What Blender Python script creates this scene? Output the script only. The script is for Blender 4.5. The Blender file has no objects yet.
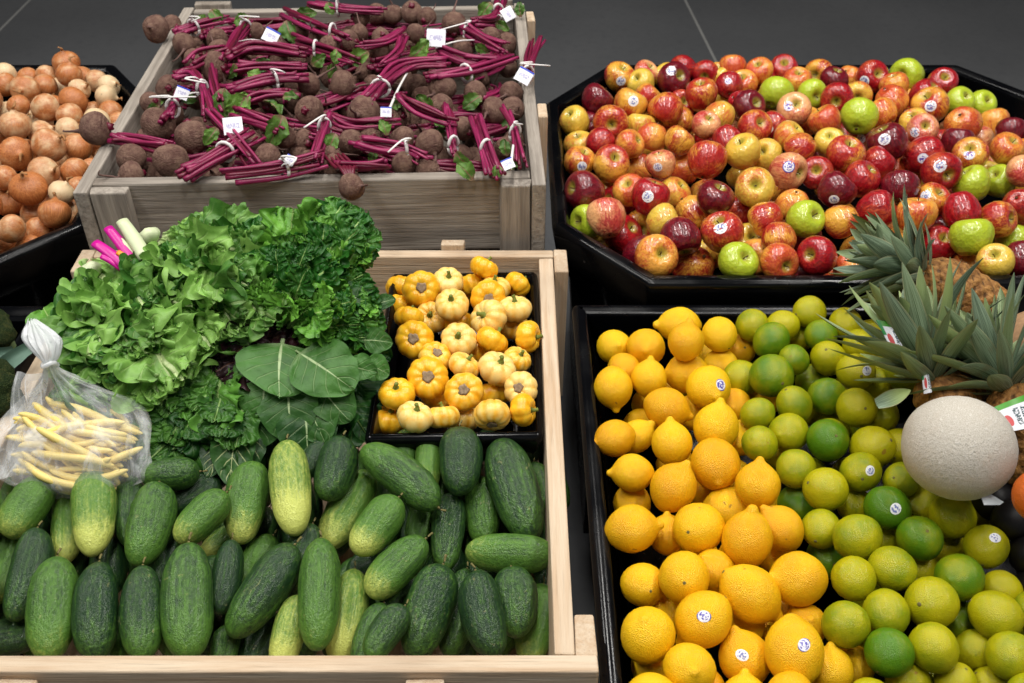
import bpy, bmesh, math, random
import numpy as np
from mathutils import Vector, Matrix, Quaternion, noise
from mathutils.bvhtree import BVHTree

# ------------------------------------------------------------------ camera, world, lights
scene = bpy.context.scene
COL = scene.collection
R = random.Random(11)
F = 1008.0
PITCH = math.radians(38.6)
CAM = Vector((0, 0, 1.75))
FW = Vector((0, math.cos(PITCH), -math.sin(PITCH)))
RT = Vector((1, 0, 0))
UP = Vector((0, math.sin(PITCH), math.cos(PITCH)))

cam_d = bpy.data.cameras.new('camera')
cam = bpy.data.objects.new('camera', cam_d)
COL.objects.link(cam)
cam.location = CAM
cam.rotation_euler = (math.pi / 2 - PITCH, 0, 0)
cam_d.sensor_width = 36
cam_d.lens = F / 1024 * 36
cam_d.clip_start = 0.05
cam_d.dof.use_dof = True
cam_d.dof.focus_distance = 1.45
cam_d.dof.aperture_fstop = 9.0
scene.camera = cam

scene.view_settings.view_transform = 'Standard'
scene.view_settings.look = 'None'
scene.view_settings.gamma = 1
scene.view_settings.use_curve_mapping = False
scene.view_settings.exposure = 0.0

world = bpy.data.worlds.new('store_ambient')
scene.world = world
world.use_nodes = True
wb = world.node_tree.nodes['Background']
wb.inputs[0].default_value = (0.93, 0.97, 1.0, 1)
wb.inputs[1].default_value = 0.22


def ceiling_lamp(x, y, z, sx, sy, power, col=(1, 0.97, 0.92)):
    l = bpy.data.lights.new('ceiling_lamp', 'AREA')
    l.shape = 'RECTANGLE'
    l.size, l.size_y = sx, sy
    l.energy = power
    l.color = col
    o = bpy.data.objects.new('ceiling_lamp', l)
    o.location = (x, y, z)
    COL.objects.link(o)
    return o


for lx in (-1.75, -0.1, 1.55):
    for ly in (0.5, 2.7):
        ceiling_lamp(lx, ly, 3.85, 0.22, 1.5, 45)

# ------------------------------------------------------------------ projection helpers


def ray(px, py):
    return FW + RT * ((px - 512) / F) + UP * ((341.5 - py) / F)


def atd(px, py, D):
    return CAM + ray(px, py) * D


def onz(px, py, z):
    v = ray(px, py)
    return CAM + v * ((z - CAM.z) / v.z)


def onsurf(px, py, fn, dz=0.0):
    p = onz(px, py, fn(0.3, 1.2) + dz)
    for _ in range(12):
        p = onz(px, py, fn(p.x, p.y) + dz)
    return p


def depth(p):
    return (p - CAM).dot(FW)


def proj(p):
    q = p - CAM
    d = q.dot(FW)
    return 512 + F * q.dot(RT) / d, 341.5 - F * q.dot(UP) / d, d


# ------------------------------------------------------------------ materials


def C(r, g, b):
    def f(c):
        c /= 255.0
        return c / 12.92 if c <= 0.04045 else ((c + 0.055) / 1.055) ** 2.4
    return (f(r), f(g), f(b), 1)


class Mt:
    def __init__(s, name, rough=0.5, spec=0.5, coat=0.0):
        s.m = bpy.data.materials.new(name)
        s.m.use_nodes = True
        s.nt = s.m.node_tree
        s.b = s.nt.nodes['Principled BSDF']
        s.b.inputs['Roughness'].default_value = rough
        s.b.inputs['Specular IOR Level'].default_value = spec
        s.b.inputs['Coat Weight'].default_value = coat
        s.b.inputs['Coat Roughness'].default_value = 0.12

    def set(s, sock, v):
        if isinstance(v, bpy.types.NodeSocket):
            s.nt.links.new(v, sock)
        else:
            sock.default_value = v

    def n(s, t, ins=None, **props):
        nd = s.nt.nodes.new('ShaderNode' + t)
        for k, v in props.items():
            setattr(nd, k, v)
        for k, v in (ins or {}).items():
            s.set(nd.inputs[k], v)
        return nd

    def obj(s):
        return s.n('TexCoord').outputs['Object']

    def uv(s):
        return s.n('TexCoord').outputs['UV']

    def rnd(s, k=50.0):
        o = s.n('ObjectInfo').outputs['Random']
        return s.math('MULTIPLY', o, k)

    def ocol(s):
        return s.n('ObjectInfo').outputs['Color']

    def math(s, op, a, b=0.0, clamp=False):
        nd = s.n('Math', operation=op, use_clamp=clamp)
        s.set(nd.inputs[0], a)
        s.set(nd.inputs[1], b)
        return nd.outputs[0]

    def scale(s, v, sc):
        nd = s.n('VectorMath', operation='MULTIPLY')
        s.set(nd.inputs[0], v)
        nd.inputs[1].default_value = sc
        return nd.outputs[0]

    def noise(s, v, scale, detail=3.0, w=None, rough=0.55, dist=0.0):
        nd = s.n('TexNoise', noise_dimensions='4D')
        s.set(nd.inputs['Vector'], v)
        s.set(nd.inputs['W'], w if w is not None else s.rnd())
        nd.inputs['Scale'].default_value = scale
        nd.inputs['Detail'].default_value = detail
        nd.inputs['Roughness'].default_value = rough
        nd.inputs['Distortion'].default_value = dist
        return nd.outputs['Fac']

    def voro(s, v, scale, feature='F1'):
        nd = s.n('TexVoronoi', feature=feature)
        s.set(nd.inputs['Vector'], v)
        nd.inputs['Scale'].default_value = scale
        return nd.outputs['Distance']

    def ramp(s, v, lo, hi, a=0.0, b=1.0):
        nd = s.n('MapRange', interpolation_type='SMOOTHSTEP')
        s.set(nd.inputs['Value'], v)
        for k, x in (('From Min', lo), ('From Max', hi), ('To Min', a), ('To Max', b)):
            s.set(nd.inputs[k], x)
        return nd.outputs['Result']

    def mix(s, f, a, b, mode='MIX'):
        nd = s.n('Mix', data_type='RGBA', blend_type=mode)
        s.set(nd.inputs[0], f)
        s.set(nd.inputs[6], a)
        s.set(nd.inputs[7], b)
        return nd.outputs[2]

    def sep(s, v):
        nd = s.n('SeparateXYZ')
        s.set(nd.inputs[0], v)
        return nd.outputs

    def base(s, c):
        s.set(s.b.inputs['Base Color'], c)
        return s

    def bump(s, h, strength=0.3, dist=0.01):
        nd = s.n('Bump', {'Strength': strength, 'Distance': dist, 'Height': h})
        s.set(s.b.inputs['Normal'], nd.outputs[0])
        return s


def plain(name, col, rough=0.5, spec=0.5, var=0.12, sc=6.0):
    k = Mt(name, rough, spec)
    f = k.noise(k.obj(), sc)
    d = tuple(c * (1 - var * 2) for c in col[:3]) + (1,)
    k.base(k.mix(f, d, tuple(min(1, c * (1 + var)) for c in col[:3]) + (1,)))
    return k.m


M = {}


def wood(name, c1, c2, c3, axis):
    k = Mt(name, 0.75, 0.25)
    s = [42.0, 42.0, 42.0]
    s[axis] = 1.8
    v = k.obj()
    g = k.noise(k.scale(v, tuple(s)), 2.2, 5, rough=0.65, dist=0.6)
    s2 = [170.0, 170.0, 170.0]
    s2[axis] = 6
    fine = k.noise(k.scale(v, tuple(s2)), 2.0, 3)
    big = k.noise(v, 3.5, 3)
    c = k.mix(k.ramp(g, 0.3, 0.72), c1, c2)
    c = k.mix(k.ramp(big, 0.5, 0.75, 0, 0.75), c, c3)
    c = k.mix(k.ramp(fine, 0.55, 0.8, 0, 0.45), c, tuple(x * 0.45 for x in c3[:3]) + (1,))
    spots = k.voro(k.scale(v, (1, 1, 1)), 9)
    c = k.mix(k.ramp(spots, 0.03, 0.07, 0.6, 0), c, tuple(x * 0.3 for x in c3[:3]) + (1,))
    k.base(c)
    k.bump(k.math('ADD', g, fine), 0.6, 0.003)
    return k.m


for ax, nm in enumerate('xyz'):
    M['pine_' + nm] = wood('pale_pine_' + nm, C(212, 194, 170), C(190, 162, 132), C(164, 142, 120), ax)
    M['grey_' + nm] = wood('weathered_wood_' + nm, C(172, 163, 152), C(126, 118, 110), C(96, 82, 70), ax)


def black_plastic():
    k = Mt('black_plastic', 0.38, 0.28)
    v = k.obj()
    f = k.noise(v, 60, 4)
    dots = k.voro(v, 14)
    c = k.mix(k.ramp(dots, 0.02, 0.045, 0.7, 0), k.mix(f, C(4, 4, 6), C(9, 10, 13)), C(90, 88, 84))
    k.base(c)
    k.set(k.b.inputs['Roughness'], k.ramp(k.noise(v, 9, 3), 0.3, 0.7, 0.14, 0.34))
    k.bump(k.noise(v, 260, 2), 0.06, 0.001)
    return k.m


M['black'] = black_plastic()


def apple_mat(name, under, over, lo, hi, dark=None, rough=0.28):
    k = Mt(name, rough, 0.5, 0.6)
    k.b.inputs['Coat Roughness'].default_value = 0.05
    v = k.obj()
    vn = k.n('VectorMath', {0: v}, operation='NORMALIZE').outputs[0]
    w = k.rnd()
    st = k.noise(k.scale(vn, (7, 7, 0.8)), 1.6, 4, w, 0.6)
    fine = k.noise(k.scale(vn, (26, 26, 1.8)), 1.5, 2, w)
    blush = k.noise(vn, 0.75, 1.5, w)
    f = k.math('ADD', blush, k.math('MULTIPLY', k.math('SUBTRACT', st, 0.5), 0.55))
    f = k.math('ADD', f, k.math('MULTIPLY', k.math('SUBTRACT', fine, 0.5), 0.28))
    f = k.ramp(f, lo, hi)
    z = k.sep(v)[2]
    x, y = k.sep(v)[0], k.sep(v)[1]
    rr = k.math('SQRT', k.math('ADD', k.math('MULTIPLY', x, x), k.math('MULTIPLY', y, y)))
    cav = k.math('MULTIPLY', k.ramp(rr, 0.12, 0.42, 1, 0), k.ramp(z, 0.2, 0.6))
    u2 = k.mix(k.noise(vn, 1.3, 2, w), under, tuple(min(1, c * 1.25) for c in under[:3]) + (1,))
    o2 = k.mix(k.ramp(st, 0.35, 0.7), over, dark or tuple(c * 0.6 for c in over[:3]) + (1,))
    c = k.mix(f, u2, o2)
    c = k.mix(k.math('MULTIPLY', cav, 0.8), c, C(170, 165, 60))
    sp = k.voro(vn, 13)
    c = k.mix(k.ramp(sp, 0.05, 0.10, 0.4, 0), c, C(240, 215, 150))
    k.base(c)
    k.bump(k.noise(vn, 5, 2, w), 0.15, 0.06)
    return k.m


M['aR'] = apple_mat('glossy_red_apple_skin', C(190, 90, 50), C(178, 24, 34), 0.2, 0.48, C(120, 10, 24))
M['aD'] = apple_mat('dark_crimson_apple_skin', C(150, 50, 40), C(122, 18, 34), 0.18, 0.42, C(78, 8, 24))
M['aB'] = apple_mat('striped_red_and_yellow_apple_skin', C(216, 160, 58), C(190, 50, 38), 0.34, 0.58, C(150, 22, 28))
M['aY'] = apple_mat('yellow_blushed_apple_skin', C(212, 178, 66), C(214, 112, 54), 0.46, 0.74, C(196, 72, 44))
M['aO'] = apple_mat('orange_blushed_apple_skin', C(222, 156, 62), C(206, 92, 46), 0.36, 0.62, C(182, 54, 38))
M['aP'] = apple_mat('pink_blushed_apple_skin', C(224, 166, 112), C(200, 74, 64), 0.36, 0.66, C(172, 42, 46))
M['aG'] = apple_mat('green_apple_skin', C(168, 186, 44), C(150, 172, 36), 0.45, 0.9, C(176, 180, 60))


def citrus(name, c_lo, c_hi, sp, blem, bumpk, rough=0.42):
    k = Mt(name, rough, 0.45)
    v = k.obj()
    w = k.rnd()
    oc = k.sep(k.ocol())
    f = k.ramp(k.math('ADD', oc[0], k.math('MULTIPLY', k.math('SUBTRACT', k.noise(v, 1.1, 3, w), 0.5), 1.3)), 0.0, 1.0)
    c = k.mix(f, c_lo, c_hi)
    c = k.mix(k.ramp(k.noise(v, 3.2, 4, w, 0.7), 0.62, 0.78, 0, blem), c, sp)
    # small scar with its own shape
    spot = k.ramp(k.noise(v, 1.7, 2, k.math('ADD', w, 9.0)), 0.73, 0.76, 0, 0.75)
    c = k.mix(spot, c, C(150, 104, 40))
    dots = k.voro(v, 4.0)
    c = k.mix(k.ramp(dots, 0.035, 0.07, 0.55, 0), c, C(110, 84, 30))
    k.base(c)
    pit = k.voro(v, 26)
    k.bump(k.math('ADD', k.math('MULTIPLY', pit, 0.5), k.noise(v, 3, 2, w)), bumpk, 0.03)
    k.b.inputs['Subsurface Weight'].default_value = 0.08
    k.b.inputs['Subsurface Radius'].default_value = (0.02, 0.012, 0.004)
    k.b.inputs['Subsurface Scale'].default_value = 0.3
    return k.m


M['lemon'] = citrus('lemon_peel', C(232, 166, 4), C(248, 198, 14), C(240, 196, 50), 0.45, 0.35)
M['lime'] = citrus('lime_peel', C(78, 124, 14), C(182, 174, 14), C(112, 122, 22), 0.6, 0.28, 0.30)
M['orange'] = citrus('orange_peel', C(196, 88, 16), C(216, 110, 24), C(200, 120, 40), 0.3, 0.4)


def cuke_mat():
    k = Mt('cucumber_skin', 0.34, 0.5)
    v = k.obj()
    w = k.rnd()
    oc = k.sep(k.ocol())
    z = k.sep(v)[2]
    st = k.noise(k.scale(v, (5.5, 5.5, 0.45)), 1.5, 3, w, 0.6)
    mot = k.noise(k.scale(v, (2.2, 2.2, 4.0)), 2.6, 5, w, 0.7)
    lite = k.math('ADD', oc[0], k.math('MULTIPLY', k.math('SUBTRACT', mot, 0.5), 0.75))
    lite = k.math('ADD', lite, k.math('MULTIPLY', k.math('SUBTRACT', st, 0.5), 0.75))
    tip = k.math('MULTIPLY', oc[1], k.ramp(k.math('MULTIPLY', z, -1.0), 0.0, 1.0))
    lite = k.math('ADD', lite, tip)
    c = k.mix(k.ramp(lite, 0.0, 0.5), C(24, 54, 28), C(84, 126, 46))
    c = k.mix(k.ramp(lite, 0.45, 1.15), c, C(200, 208, 104))
    wart = k.voro(k.scale(v, (2.6, 2.6, 6.0)), 2.6)
    c = k.mix(k.ramp(wart, 0.05, 0.11, 0.6, 0), c, C(168, 182, 130))
    scar = k.ramp(k.noise(k.scale(v, (1.5, 1.5, 3)), 1.8, 3, k.math('ADD', w, 5.0), 0.5, 1.5), 0.66, 0.71, 0, 0.45)
    c = k.mix(scar, c, C(150, 150, 100))
    k.base(c)
    k.bump(k.math('ADD', k.math('MULTIPLY', k.ramp(wart, 0.0, 0.3, 1, 0), 0.5), mot), 0.32, 0.05)
    return k.m


M['cuke'] = cuke_mat()


def onion_mat():
    k = Mt('onion_skin', 0.36, 0.5)
    v = k.obj()
    w = k.rnd()
    oc = k.sep(k.ocol())
    vn = k.n('VectorMath', {0: v}, operation='NORMALIZE').outputs[0]
    st = k.noise(k.scale(vn, (9, 9, 0.7)), 1.6, 4, w, 0.6)
    pat = k.noise(v, 1.6, 4, w, 0.6)
    c = k.mix(k.ramp(st, 0.25, 0.75), C(160, 86, 40), C(206, 136, 80))
    f = k.math('ADD', oc[0], k.math('MULTIPLY', k.math('SUBTRACT', pat, 0.5), 1.6))
    c = k.mix(k.ramp(f, 0.2, 0.9), c, C(228, 200, 158))
    c = k.mix(k.ramp(pat, 0.70, 0.74, 0, 0.7), c, C(84, 52, 34))
    c = k.mix(k.ramp(k.noise(k.scale(vn, (22, 22, 1)), 1.4, 2, w), 0.6, 0.75, 0, 0.35), c, C(130, 66, 34))
    k.base(c)
    k.bump(st, 0.2, 0.05)
    return k.m


M['onion'] = onion_mat()
M['onion_dry'] = plain('dry_onion_neck', C(176, 128, 84), 0.8, 0.2, 0.3, 60)


def pumpkin_mat():
    k = Mt('mini_pumpkin_skin', 0.33, 0.5)
    v = k.obj()
    w = k.rnd()
    oc = k.sep(k.ocol())
    at = k.n('Attribute', attribute_name='rib').outputs['Fac']
    pat = k.noise(v, 2.0, 4, w, 0.65)
    c = k.mix(k.ramp(pat, 0.3, 0.7), C(234, 160, 12), C(250, 200, 46))
    f = k.math('ADD', oc[0], k.math('MULTIPLY', k.math('SUBTRACT', pat, 0.5), 1.3))
    f = k.math('ADD', f, k.math('MULTIPLY', k.math('SUBTRACT', at, 0.5), 0.25))
    c = k.mix(k.ramp(f, 0.25, 1.15), c, C(246, 216, 136))
    fle = k.voro(v, 7)
    c = k.mix(k.ramp(fle, 0.06, 0.11, 0.35, 0), c, C(190, 120, 30))
    k.base(c)
    return k.m


M['pumpkin'] = pumpkin_mat()
M['scar'] = plain('corky_stem_scar', C(164, 142, 116), 0.9, 0.1, 0.5, 9)
M['gstem'] = plain('green_stub_stem', C(128, 138, 62), 0.7, 0.2, 0.3, 12)
M['bstem'] = plain('brown_apple_stem', C(84, 58, 34), 0.8, 0.2, 0.2, 40)
M['nub'] = plain('dry_nub', C(120, 112, 70), 0.8, 0.2, 0.3, 20)


def beet_mat():
    k = Mt('dusty_beet_skin', 0.72, 0.25)
    v = k.obj()
    w = k.rnd()
    z = k.sep(v)[2]
    ring = k.noise(k.scale(v, (1.2, 1.2, 12)), 1.8, 3, w)
    pat = k.noise(v, 2.2, 5, w, 0.7)
    c = k.mix(k.ramp(pat, 0.3, 0.72), C(92, 62, 56), C(136, 108, 92))
    c = k.mix(k.ramp(ring, 0.5, 0.75, 0, 0.55), c, C(66, 40, 38))
    fl = k.noise(v, 9, 3, w)
    c = k.mix(k.ramp(fl, 0.62, 0.75, 0, 0.5), c, C(146, 116, 98))
    k.base(c)
    k.bump(k.math('ADD', ring, fl), 0.4, 0.05)
    return k.m


M['beet'] = beet_mat()
M['taproot'] = plain('beet_taproot', C(112, 86, 80), 0.8, 0.2, 0.25, 60)


def stem_mat():
    k = Mt('magenta_beet_stem', 0.4, 0.45)
    v = k.uv()
    w = k.rnd()
    f = k.noise(k.scale(v, (3, 14, 1)), 1.0, 3, w)
    oc = k.sep(k.ocol())
    c = k.mix(k.ramp(f, 0.3, 0.7), C(86, 10, 44), C(168, 42, 98))
    c = k.mix(k.math('MULTIPLY', k.ramp(f, 0.62, 0.8), 0.6), c, C(222, 140, 160))
    c = k.mix(oc[0], c, C(96, 14, 40))
    k.base(c)
    return k.m


M['stem'] = stem_mat()
M['chard'] = plain('magenta_chard_stem', C(206, 20, 150), 0.35, 0.5, 0.2, 30)
M['chard_w'] = plain('pale_chard_stem', C(214, 224, 182), 0.4, 0.5, 0.15, 30)
M['chard_o'] = plain('orange_chard_stem', C(236, 150, 24), 0.4, 0.5, 0.15, 30)
M['tie'] = plain('white_twist_tie', C(226, 222, 220), 0.45, 0.4, 0.05, 30)


def tag_mat():
    k = Mt('printed_tag', 0.4, 0.4)
    u, v = k.sep(k.uv())[0], k.sep(k.uv())[1]
    nz = k.noise(k.scale(k.uv(), (16, 7, 1)), 1.0, 2)
    inb = k.math('MULTIPLY', k.ramp(v, 0.32, 0.36), k.ramp(v, 0.62, 0.66, 1, 0))
    inu = k.math('MULTIPLY', k.ramp(u, 0.14, 0.18), k.ramp(u, 0.82, 0.86, 1, 0))
    pr = k.math('MULTIPLY', k.math('MULTIPLY', inb, inu), k.ramp(nz, 0.4, 0.55))
    c = k.mix(k.math('MULTIPLY', pr, 0.6), C(236, 236, 244), C(130, 124, 186))
    c = k.mix(k.math('MULTIPLY', k.ramp(v, 0.86, 0.88), k.sep(k.ocol())[0]), c, C(40, 66, 190))
    k.base(c)
    return k.m


M['tag'] = tag_mat()


def sticker_mat(name, ink, ring):
    k = Mt(name, 0.35, 0.5)
    nd = k.n('VectorMath', {0: k.uv()}, operation='LENGTH').outputs['Value']
    nz = k.noise(k.uv(), 3.2, 2)
    f = k.math('MULTIPLY', k.ramp(nd, 0.6, 0.75, 1, 0), k.ramp(nz, 0.46, 0.56))
    c = k.mix(f, C(240, 240, 244), ink)
    if ring:
        c = k.mix(k.ramp(nd, 0.78, 0.86), c, ring)
    k.base(c)
    return k.m


M['st_w'] = sticker_mat('white_sticker', C(110, 120, 180), None)
M['st_b'] = sticker_mat('blue_ringed_sticker', C(70, 60, 170), C(60, 70, 170))
M['st_p'] = sticker_mat('purple_sticker', C(92, 50, 170), C(214, 208, 230))


def leaf_mat(name, dark, light, rib, vein, rough=0.45, transl=0.14, veins=9.0, ribw=0.09):
    k = Mt(name, rough, 0.4)
    u, v = k.sep(k.uv())[0], k.sep(k.uv())[1]
    w = k.rnd()
    av = k.math('ABSOLUTE', v)
    nz = k.noise(k.obj(), 30, 4, w, 0.65)
    pos = k.noise(k.obj(), 9, 3, w)
    f = k.math('ADD', k.math('MULTIPLY', nz, 0.6), k.math('MULTIPLY', pos, 0.5))
    oc = k.sep(k.ocol())
    f = k.math('ADD', f, k.math('MULTIPLY', k.math('SUBTRACT', oc[0], 0.5), 0.6))
    c = k.mix(k.ramp(f, 0.32, 0.78), dark, light)
    # side veins run from the rib to the margin
    ph = k.math('SUBTRACT', u, k.math('MULTIPLY', av, 0.28))
    ph = k.math('ADD', ph, k.math('MULTIPLY', k.math('SUBTRACT', pos, 0.5), 0.06))
    saw = k.math('ABSOLUTE', k.math('SUBTRACT', k.math('FRACT', k.math('MULTIPLY', ph, veins)), 0.5))
    sv = k.math('MULTIPLY', k.ramp(saw, 0.03, 0.09, 1, 0), k.ramp(av, 0.5, 0.95, 1, 0))
    c = k.mix(k.math('MULTIPLY', sv, vein), c, rib)
    wid = k.ramp(u, 0.0, 1.0, ribw, ribw * 0.22)
    mr = k.ramp(k.math('DIVIDE', av, wid), 0.6, 1.25, 1, 0)
    c = k.mix(mr, c, rib)
    base = k.ramp(u, 0.0, 0.22, 0.8, 0)
    c = k.mix(base, c, rib)
    k.base(c)
    k.bump(k.math('SUBTRACT', nz, k.math('MULTIPLY', sv, 0.5)), 0.5, 0.006)
    out = k.nt.nodes['Material Output']
    tr = k.n('BsdfTranslucent', {'Color': c})
    mx = k.n('MixShader', {0: transl, 1: k.b.outputs[0], 2: tr.outputs[0]})
    k.nt.links.new(mx.outputs[0], out.inputs['Surface'])
    return k.m


M['lettuce'] = leaf_mat('green_leaf_lettuce', C(56, 108, 36), C(138, 184, 88), C(204, 222, 160), 0.25, ribw=0.16)
M['kale'] = leaf_mat('curly_kale_leaf', C(26, 72, 22), C(92, 146, 54), C(140, 172, 100), 0.25)
M['endive'] = leaf_mat('bright_curly_leaf', C(38, 96, 26), C(116, 176, 62), C(160, 192, 112), 0.2)
M['redleaf'] = leaf_mat('dark_red_lettuce_leaf', C(26, 12, 16), C(66, 34, 40), C(90, 60, 50), 0.2)
M['collard'] = leaf_mat('flat_collard_leaf', C(24, 66, 22), C(72, 122, 48), C(176, 198, 146), 0.22, rough=0.5, veins=6.0, ribw=0.05)
M['mustard'] = leaf_mat('dark_veined_leaf', C(22, 58, 20), C(62, 108, 44), C(196, 206, 150), 0.8, veins=7.0, ribw=0.06)
M['beetleaf'] = leaf_mat('beet_green_leaf', C(34, 74, 22), C(110, 152, 62), C(140, 96, 84), 0.3)


def pine_leaf():
    k = Mt('pineapple_crown_leaf', 0.5, 0.4)
    u, v = k.sep(k.uv())[0], k.sep(k.uv())[1]
    w = k.rnd()
    st = k.noise(k.scale(k.uv(), (1.2, 9, 1)), 1.6, 4, w)
    c = k.mix(k.ramp(st, 0.3, 0.7), C(58, 80, 58), C(142, 162, 136))
    oc = k.sep(k.ocol())
    c = k.mix(k.math('MULTIPLY', oc[0], k.ramp(u, 0.1, 0.8)), c, C(148, 166, 100))
    c = k.mix(k.ramp(k.math('ABSOLUTE', v), 0.8, 1.0, 0, 0.5), c, C(160, 150, 110))
    c = k.mix(k.ramp(k.noise(k.obj(), 14, 3, w), 0.62, 0.72, 0, 0.6), c, C(120, 98, 66))
    k.base(c)
    k.bump(st, 0.3, 0.003)
    return k.m


M['pineleaf'] = pine_leaf()


def pine_body():
    k = Mt('pineapple_rind', 0.65, 0.3)
    v = k.obj()
    at = k.n('Attribute', attribute_name='eye').outputs['Fac']
    nz = k.noise(k.scale(v, (1, 1, 1)), 8, 4)
    c = k.mix(k.ramp(nz, 0.3, 0.7), C(112, 72, 34), C(168, 122, 66))
    c = k.mix(k.ramp(at, 0.1, 0.5, 0.85, 0), c, C(66, 44, 24))
    k.base(c)
    k.bump(nz, 0.4, 0.03)
    return k.m


M['pinebody'] = pine_body()


def melon_mat():
    k = Mt('netted_melon_rind', 0.7, 0.25)
    v = k.obj()
    net = k.voro(k.scale(v, (1, 1, 1)), 26, 'DISTANCE_TO_EDGE')
    nz = k.noise(v, 16, 4)
    c = k.mix(k.ramp(k.math('ADD', net, k.math('MULTIPLY', nz, 0.08)), 0.06, 0.16), C(204, 199, 190), C(184, 177, 164))
    pat = k.noise(v, 1.7, 4)
    c = k.mix(k.ramp(pat, 0.5, 0.75, 0, 0.55), c, C(186, 164, 142))
    c = k.mix(k.ramp(k.voro(v, 2.2), 0.03, 0.08, 0.6, 0), c, C(130, 112, 74))
    k.base(c)
    k.bump(k.math('SUBTRACT', k.ramp(net, 0, 0.12, 1, 0), nz), 0.3, 0.03)
    return k.m


M['melon'] = melon_mat()
M['melon_tan'] = plain('tan_melon_rind', C(168, 132, 98), 0.7, 0.25, 0.25, 12)
M['avocado'] = plain('dark_avocado_skin', C(14, 11, 14), 0.5, 0.3, 0.4, 12)


def broc_mat():
    k = Mt('broccoli_floret', 0.8, 0.2)
    v = k.obj()
    d = k.voro(v, 14)
    c = k.mix(k.ramp(d, 0.0, 0.6), C(104, 122, 62), C(48, 70, 34))
    c = k.mix(k.ramp(k.noise(v, 3, 3), 0.45, 0.7, 0, 0.5), c, C(124, 124, 66))
    k.base(c)
    k.bump(d, 0.9, -0.05)
    return k.m


M['broccoli'] = broc_mat()
M['stalk'] = plain('pale_broccoli_stalk', C(132, 154, 104), 0.55, 0.3, 0.2, 20)
M['stalkleaf'] = plain('blue_green_broccoli_leaf', C(98, 128, 112), 0.55, 0.3, 0.2, 12)


def bean_mat():
    k = Mt('yellow_wax_bean', 0.4, 0.4)
    f = k.noise(k.obj(), 25, 3)
    k.base(k.mix(f, C(226, 196, 96), C(246, 228, 150)))
    return k.m


M['bean'] = bean_mat()


def bag_mat():
    k = Mt('clear_produce_bag', 0.25, 0.5)
    k.base((0.92, 0.95, 0.97, 1))
    v = k.uv()
    nz = k.noise(k.scale(v, (5, 4.0, 1)), 1.8, 4, 0.0, 0.6, 0.8)
    neck = k.sep(v)[1]
    a = k.ramp(nz, 0.42, 0.74, 0.13, 0.58)
    a = k.math('MAXIMUM', a, k.ramp(neck, 0.45, 0.72, 0.0, 0.58))
    k.set(k.b.inputs['Alpha'], a)
    k.bump(nz, 0.5, 0.01)
    return k.m


M['bag'] = bag_mat()


def floor_mat():
    k = Mt('dark_concrete', 0.45, 0.4)
    v = k.obj()
    n1 = k.noise(v, 0.8, 5, 0.0)
    n2 = k.noise(v, 30, 4, 0.0)
    c = k.mix(k.ramp(n1, 0.3, 0.7), C(77, 78, 80), C(89, 90, 92))
    c = k.mix(k.ramp(n2, 0.45, 0.8, 0, 0.35), c, C(60, 62, 66))
    k.base(c)
    return k.m


M['floor'] = floor_mat()
M['joint'] = plain('pale_floor_joint', C(128, 128, 126), 0.7, 0.2, 0.1, 5)
M['paper'] = plain('white_paper_scrap', C(206, 214, 218), 0.6, 0.3, 0.05, 20)

# ------------------------------------------------------------------ mesh helpers


def mesh(name, verts, faces, mat=None, smooth=True, uvs=None, attr=None):
    me = bpy.data.meshes.new(name)
    me.from_pydata([tuple(v) for v in verts], [], faces)
    if smooth:
        me.polygons.foreach_set('use_smooth', [True] * len(me.polygons))
    if uvs is not None:
        ul = me.uv_layers.new(name='UVMap')
        li = np.zeros(len(me.loops), dtype=np.int32)
        me.loops.foreach_get('vertex_index', li)
        ul.data.foreach_set('uv', np.asarray(uvs, dtype=np.float32)[li].ravel())
    if attr:
        a = me.attributes.new(attr[0], 'FLOAT', 'POINT')
        a.data.foreach_set('value', np.asarray(attr[1], dtype=np.float32))
    if mat:
        me.materials.append(mat)
    me.update()
    return me


def add(name, me, parent=None, loc=None, rot=None, scale=None, mat=None):
    o = bpy.data.objects.new(name, me)
    COL.objects.link(o)
    if parent:
        o.parent = parent
    if loc is not None:
        o.location = loc
    if rot is not None:
        o.rotation_mode = 'QUATERNION'
        o.rotation_quaternion = rot
    if scale is not None:
        o.scale = scale if hasattr(scale, '__len__') else (scale,) * 3
    if mat is not None and me is not None:
        o.material_slots[0].link = 'OBJECT'
        o.material_slots[0].material = mat
    return o


def tag(o, label, cat, group=None, kind=None):
    if label:
        o['label'] = label
    if cat:
        o['category'] = cat
    if group:
        o['group'] = group
    if kind:
        o['kind'] = kind
    return o


def empty(name, loc=(0, 0, 0), rz=0.0):
    o = bpy.data.objects.new(name, None)
    o.empty_display_size = 0.05
    COL.objects.link(o)
    o.location = loc
    o.rotation_euler = (0, 0, rz)
    return o


def catmull(pts, k):
    P = [Vector(p) for p in pts]
    out = []
    for i in range(len(P) - 1):
        p0, p1, p2, p3 = P[max(i - 1, 0)], P[i], P[i + 1], P[min(i + 2, len(P) - 1)]
        for j in range(k):
            t = j / k
            out.append(0.5 * ((2 * p1) + (p2 - p0) * t + (2 * p0 - 5 * p1 + 4 * p2 - p3) * t * t + (3 * p1 - p0 - 3 * p2 + p3) * t ** 3))
    out.append(P[-1])
    return out


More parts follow.
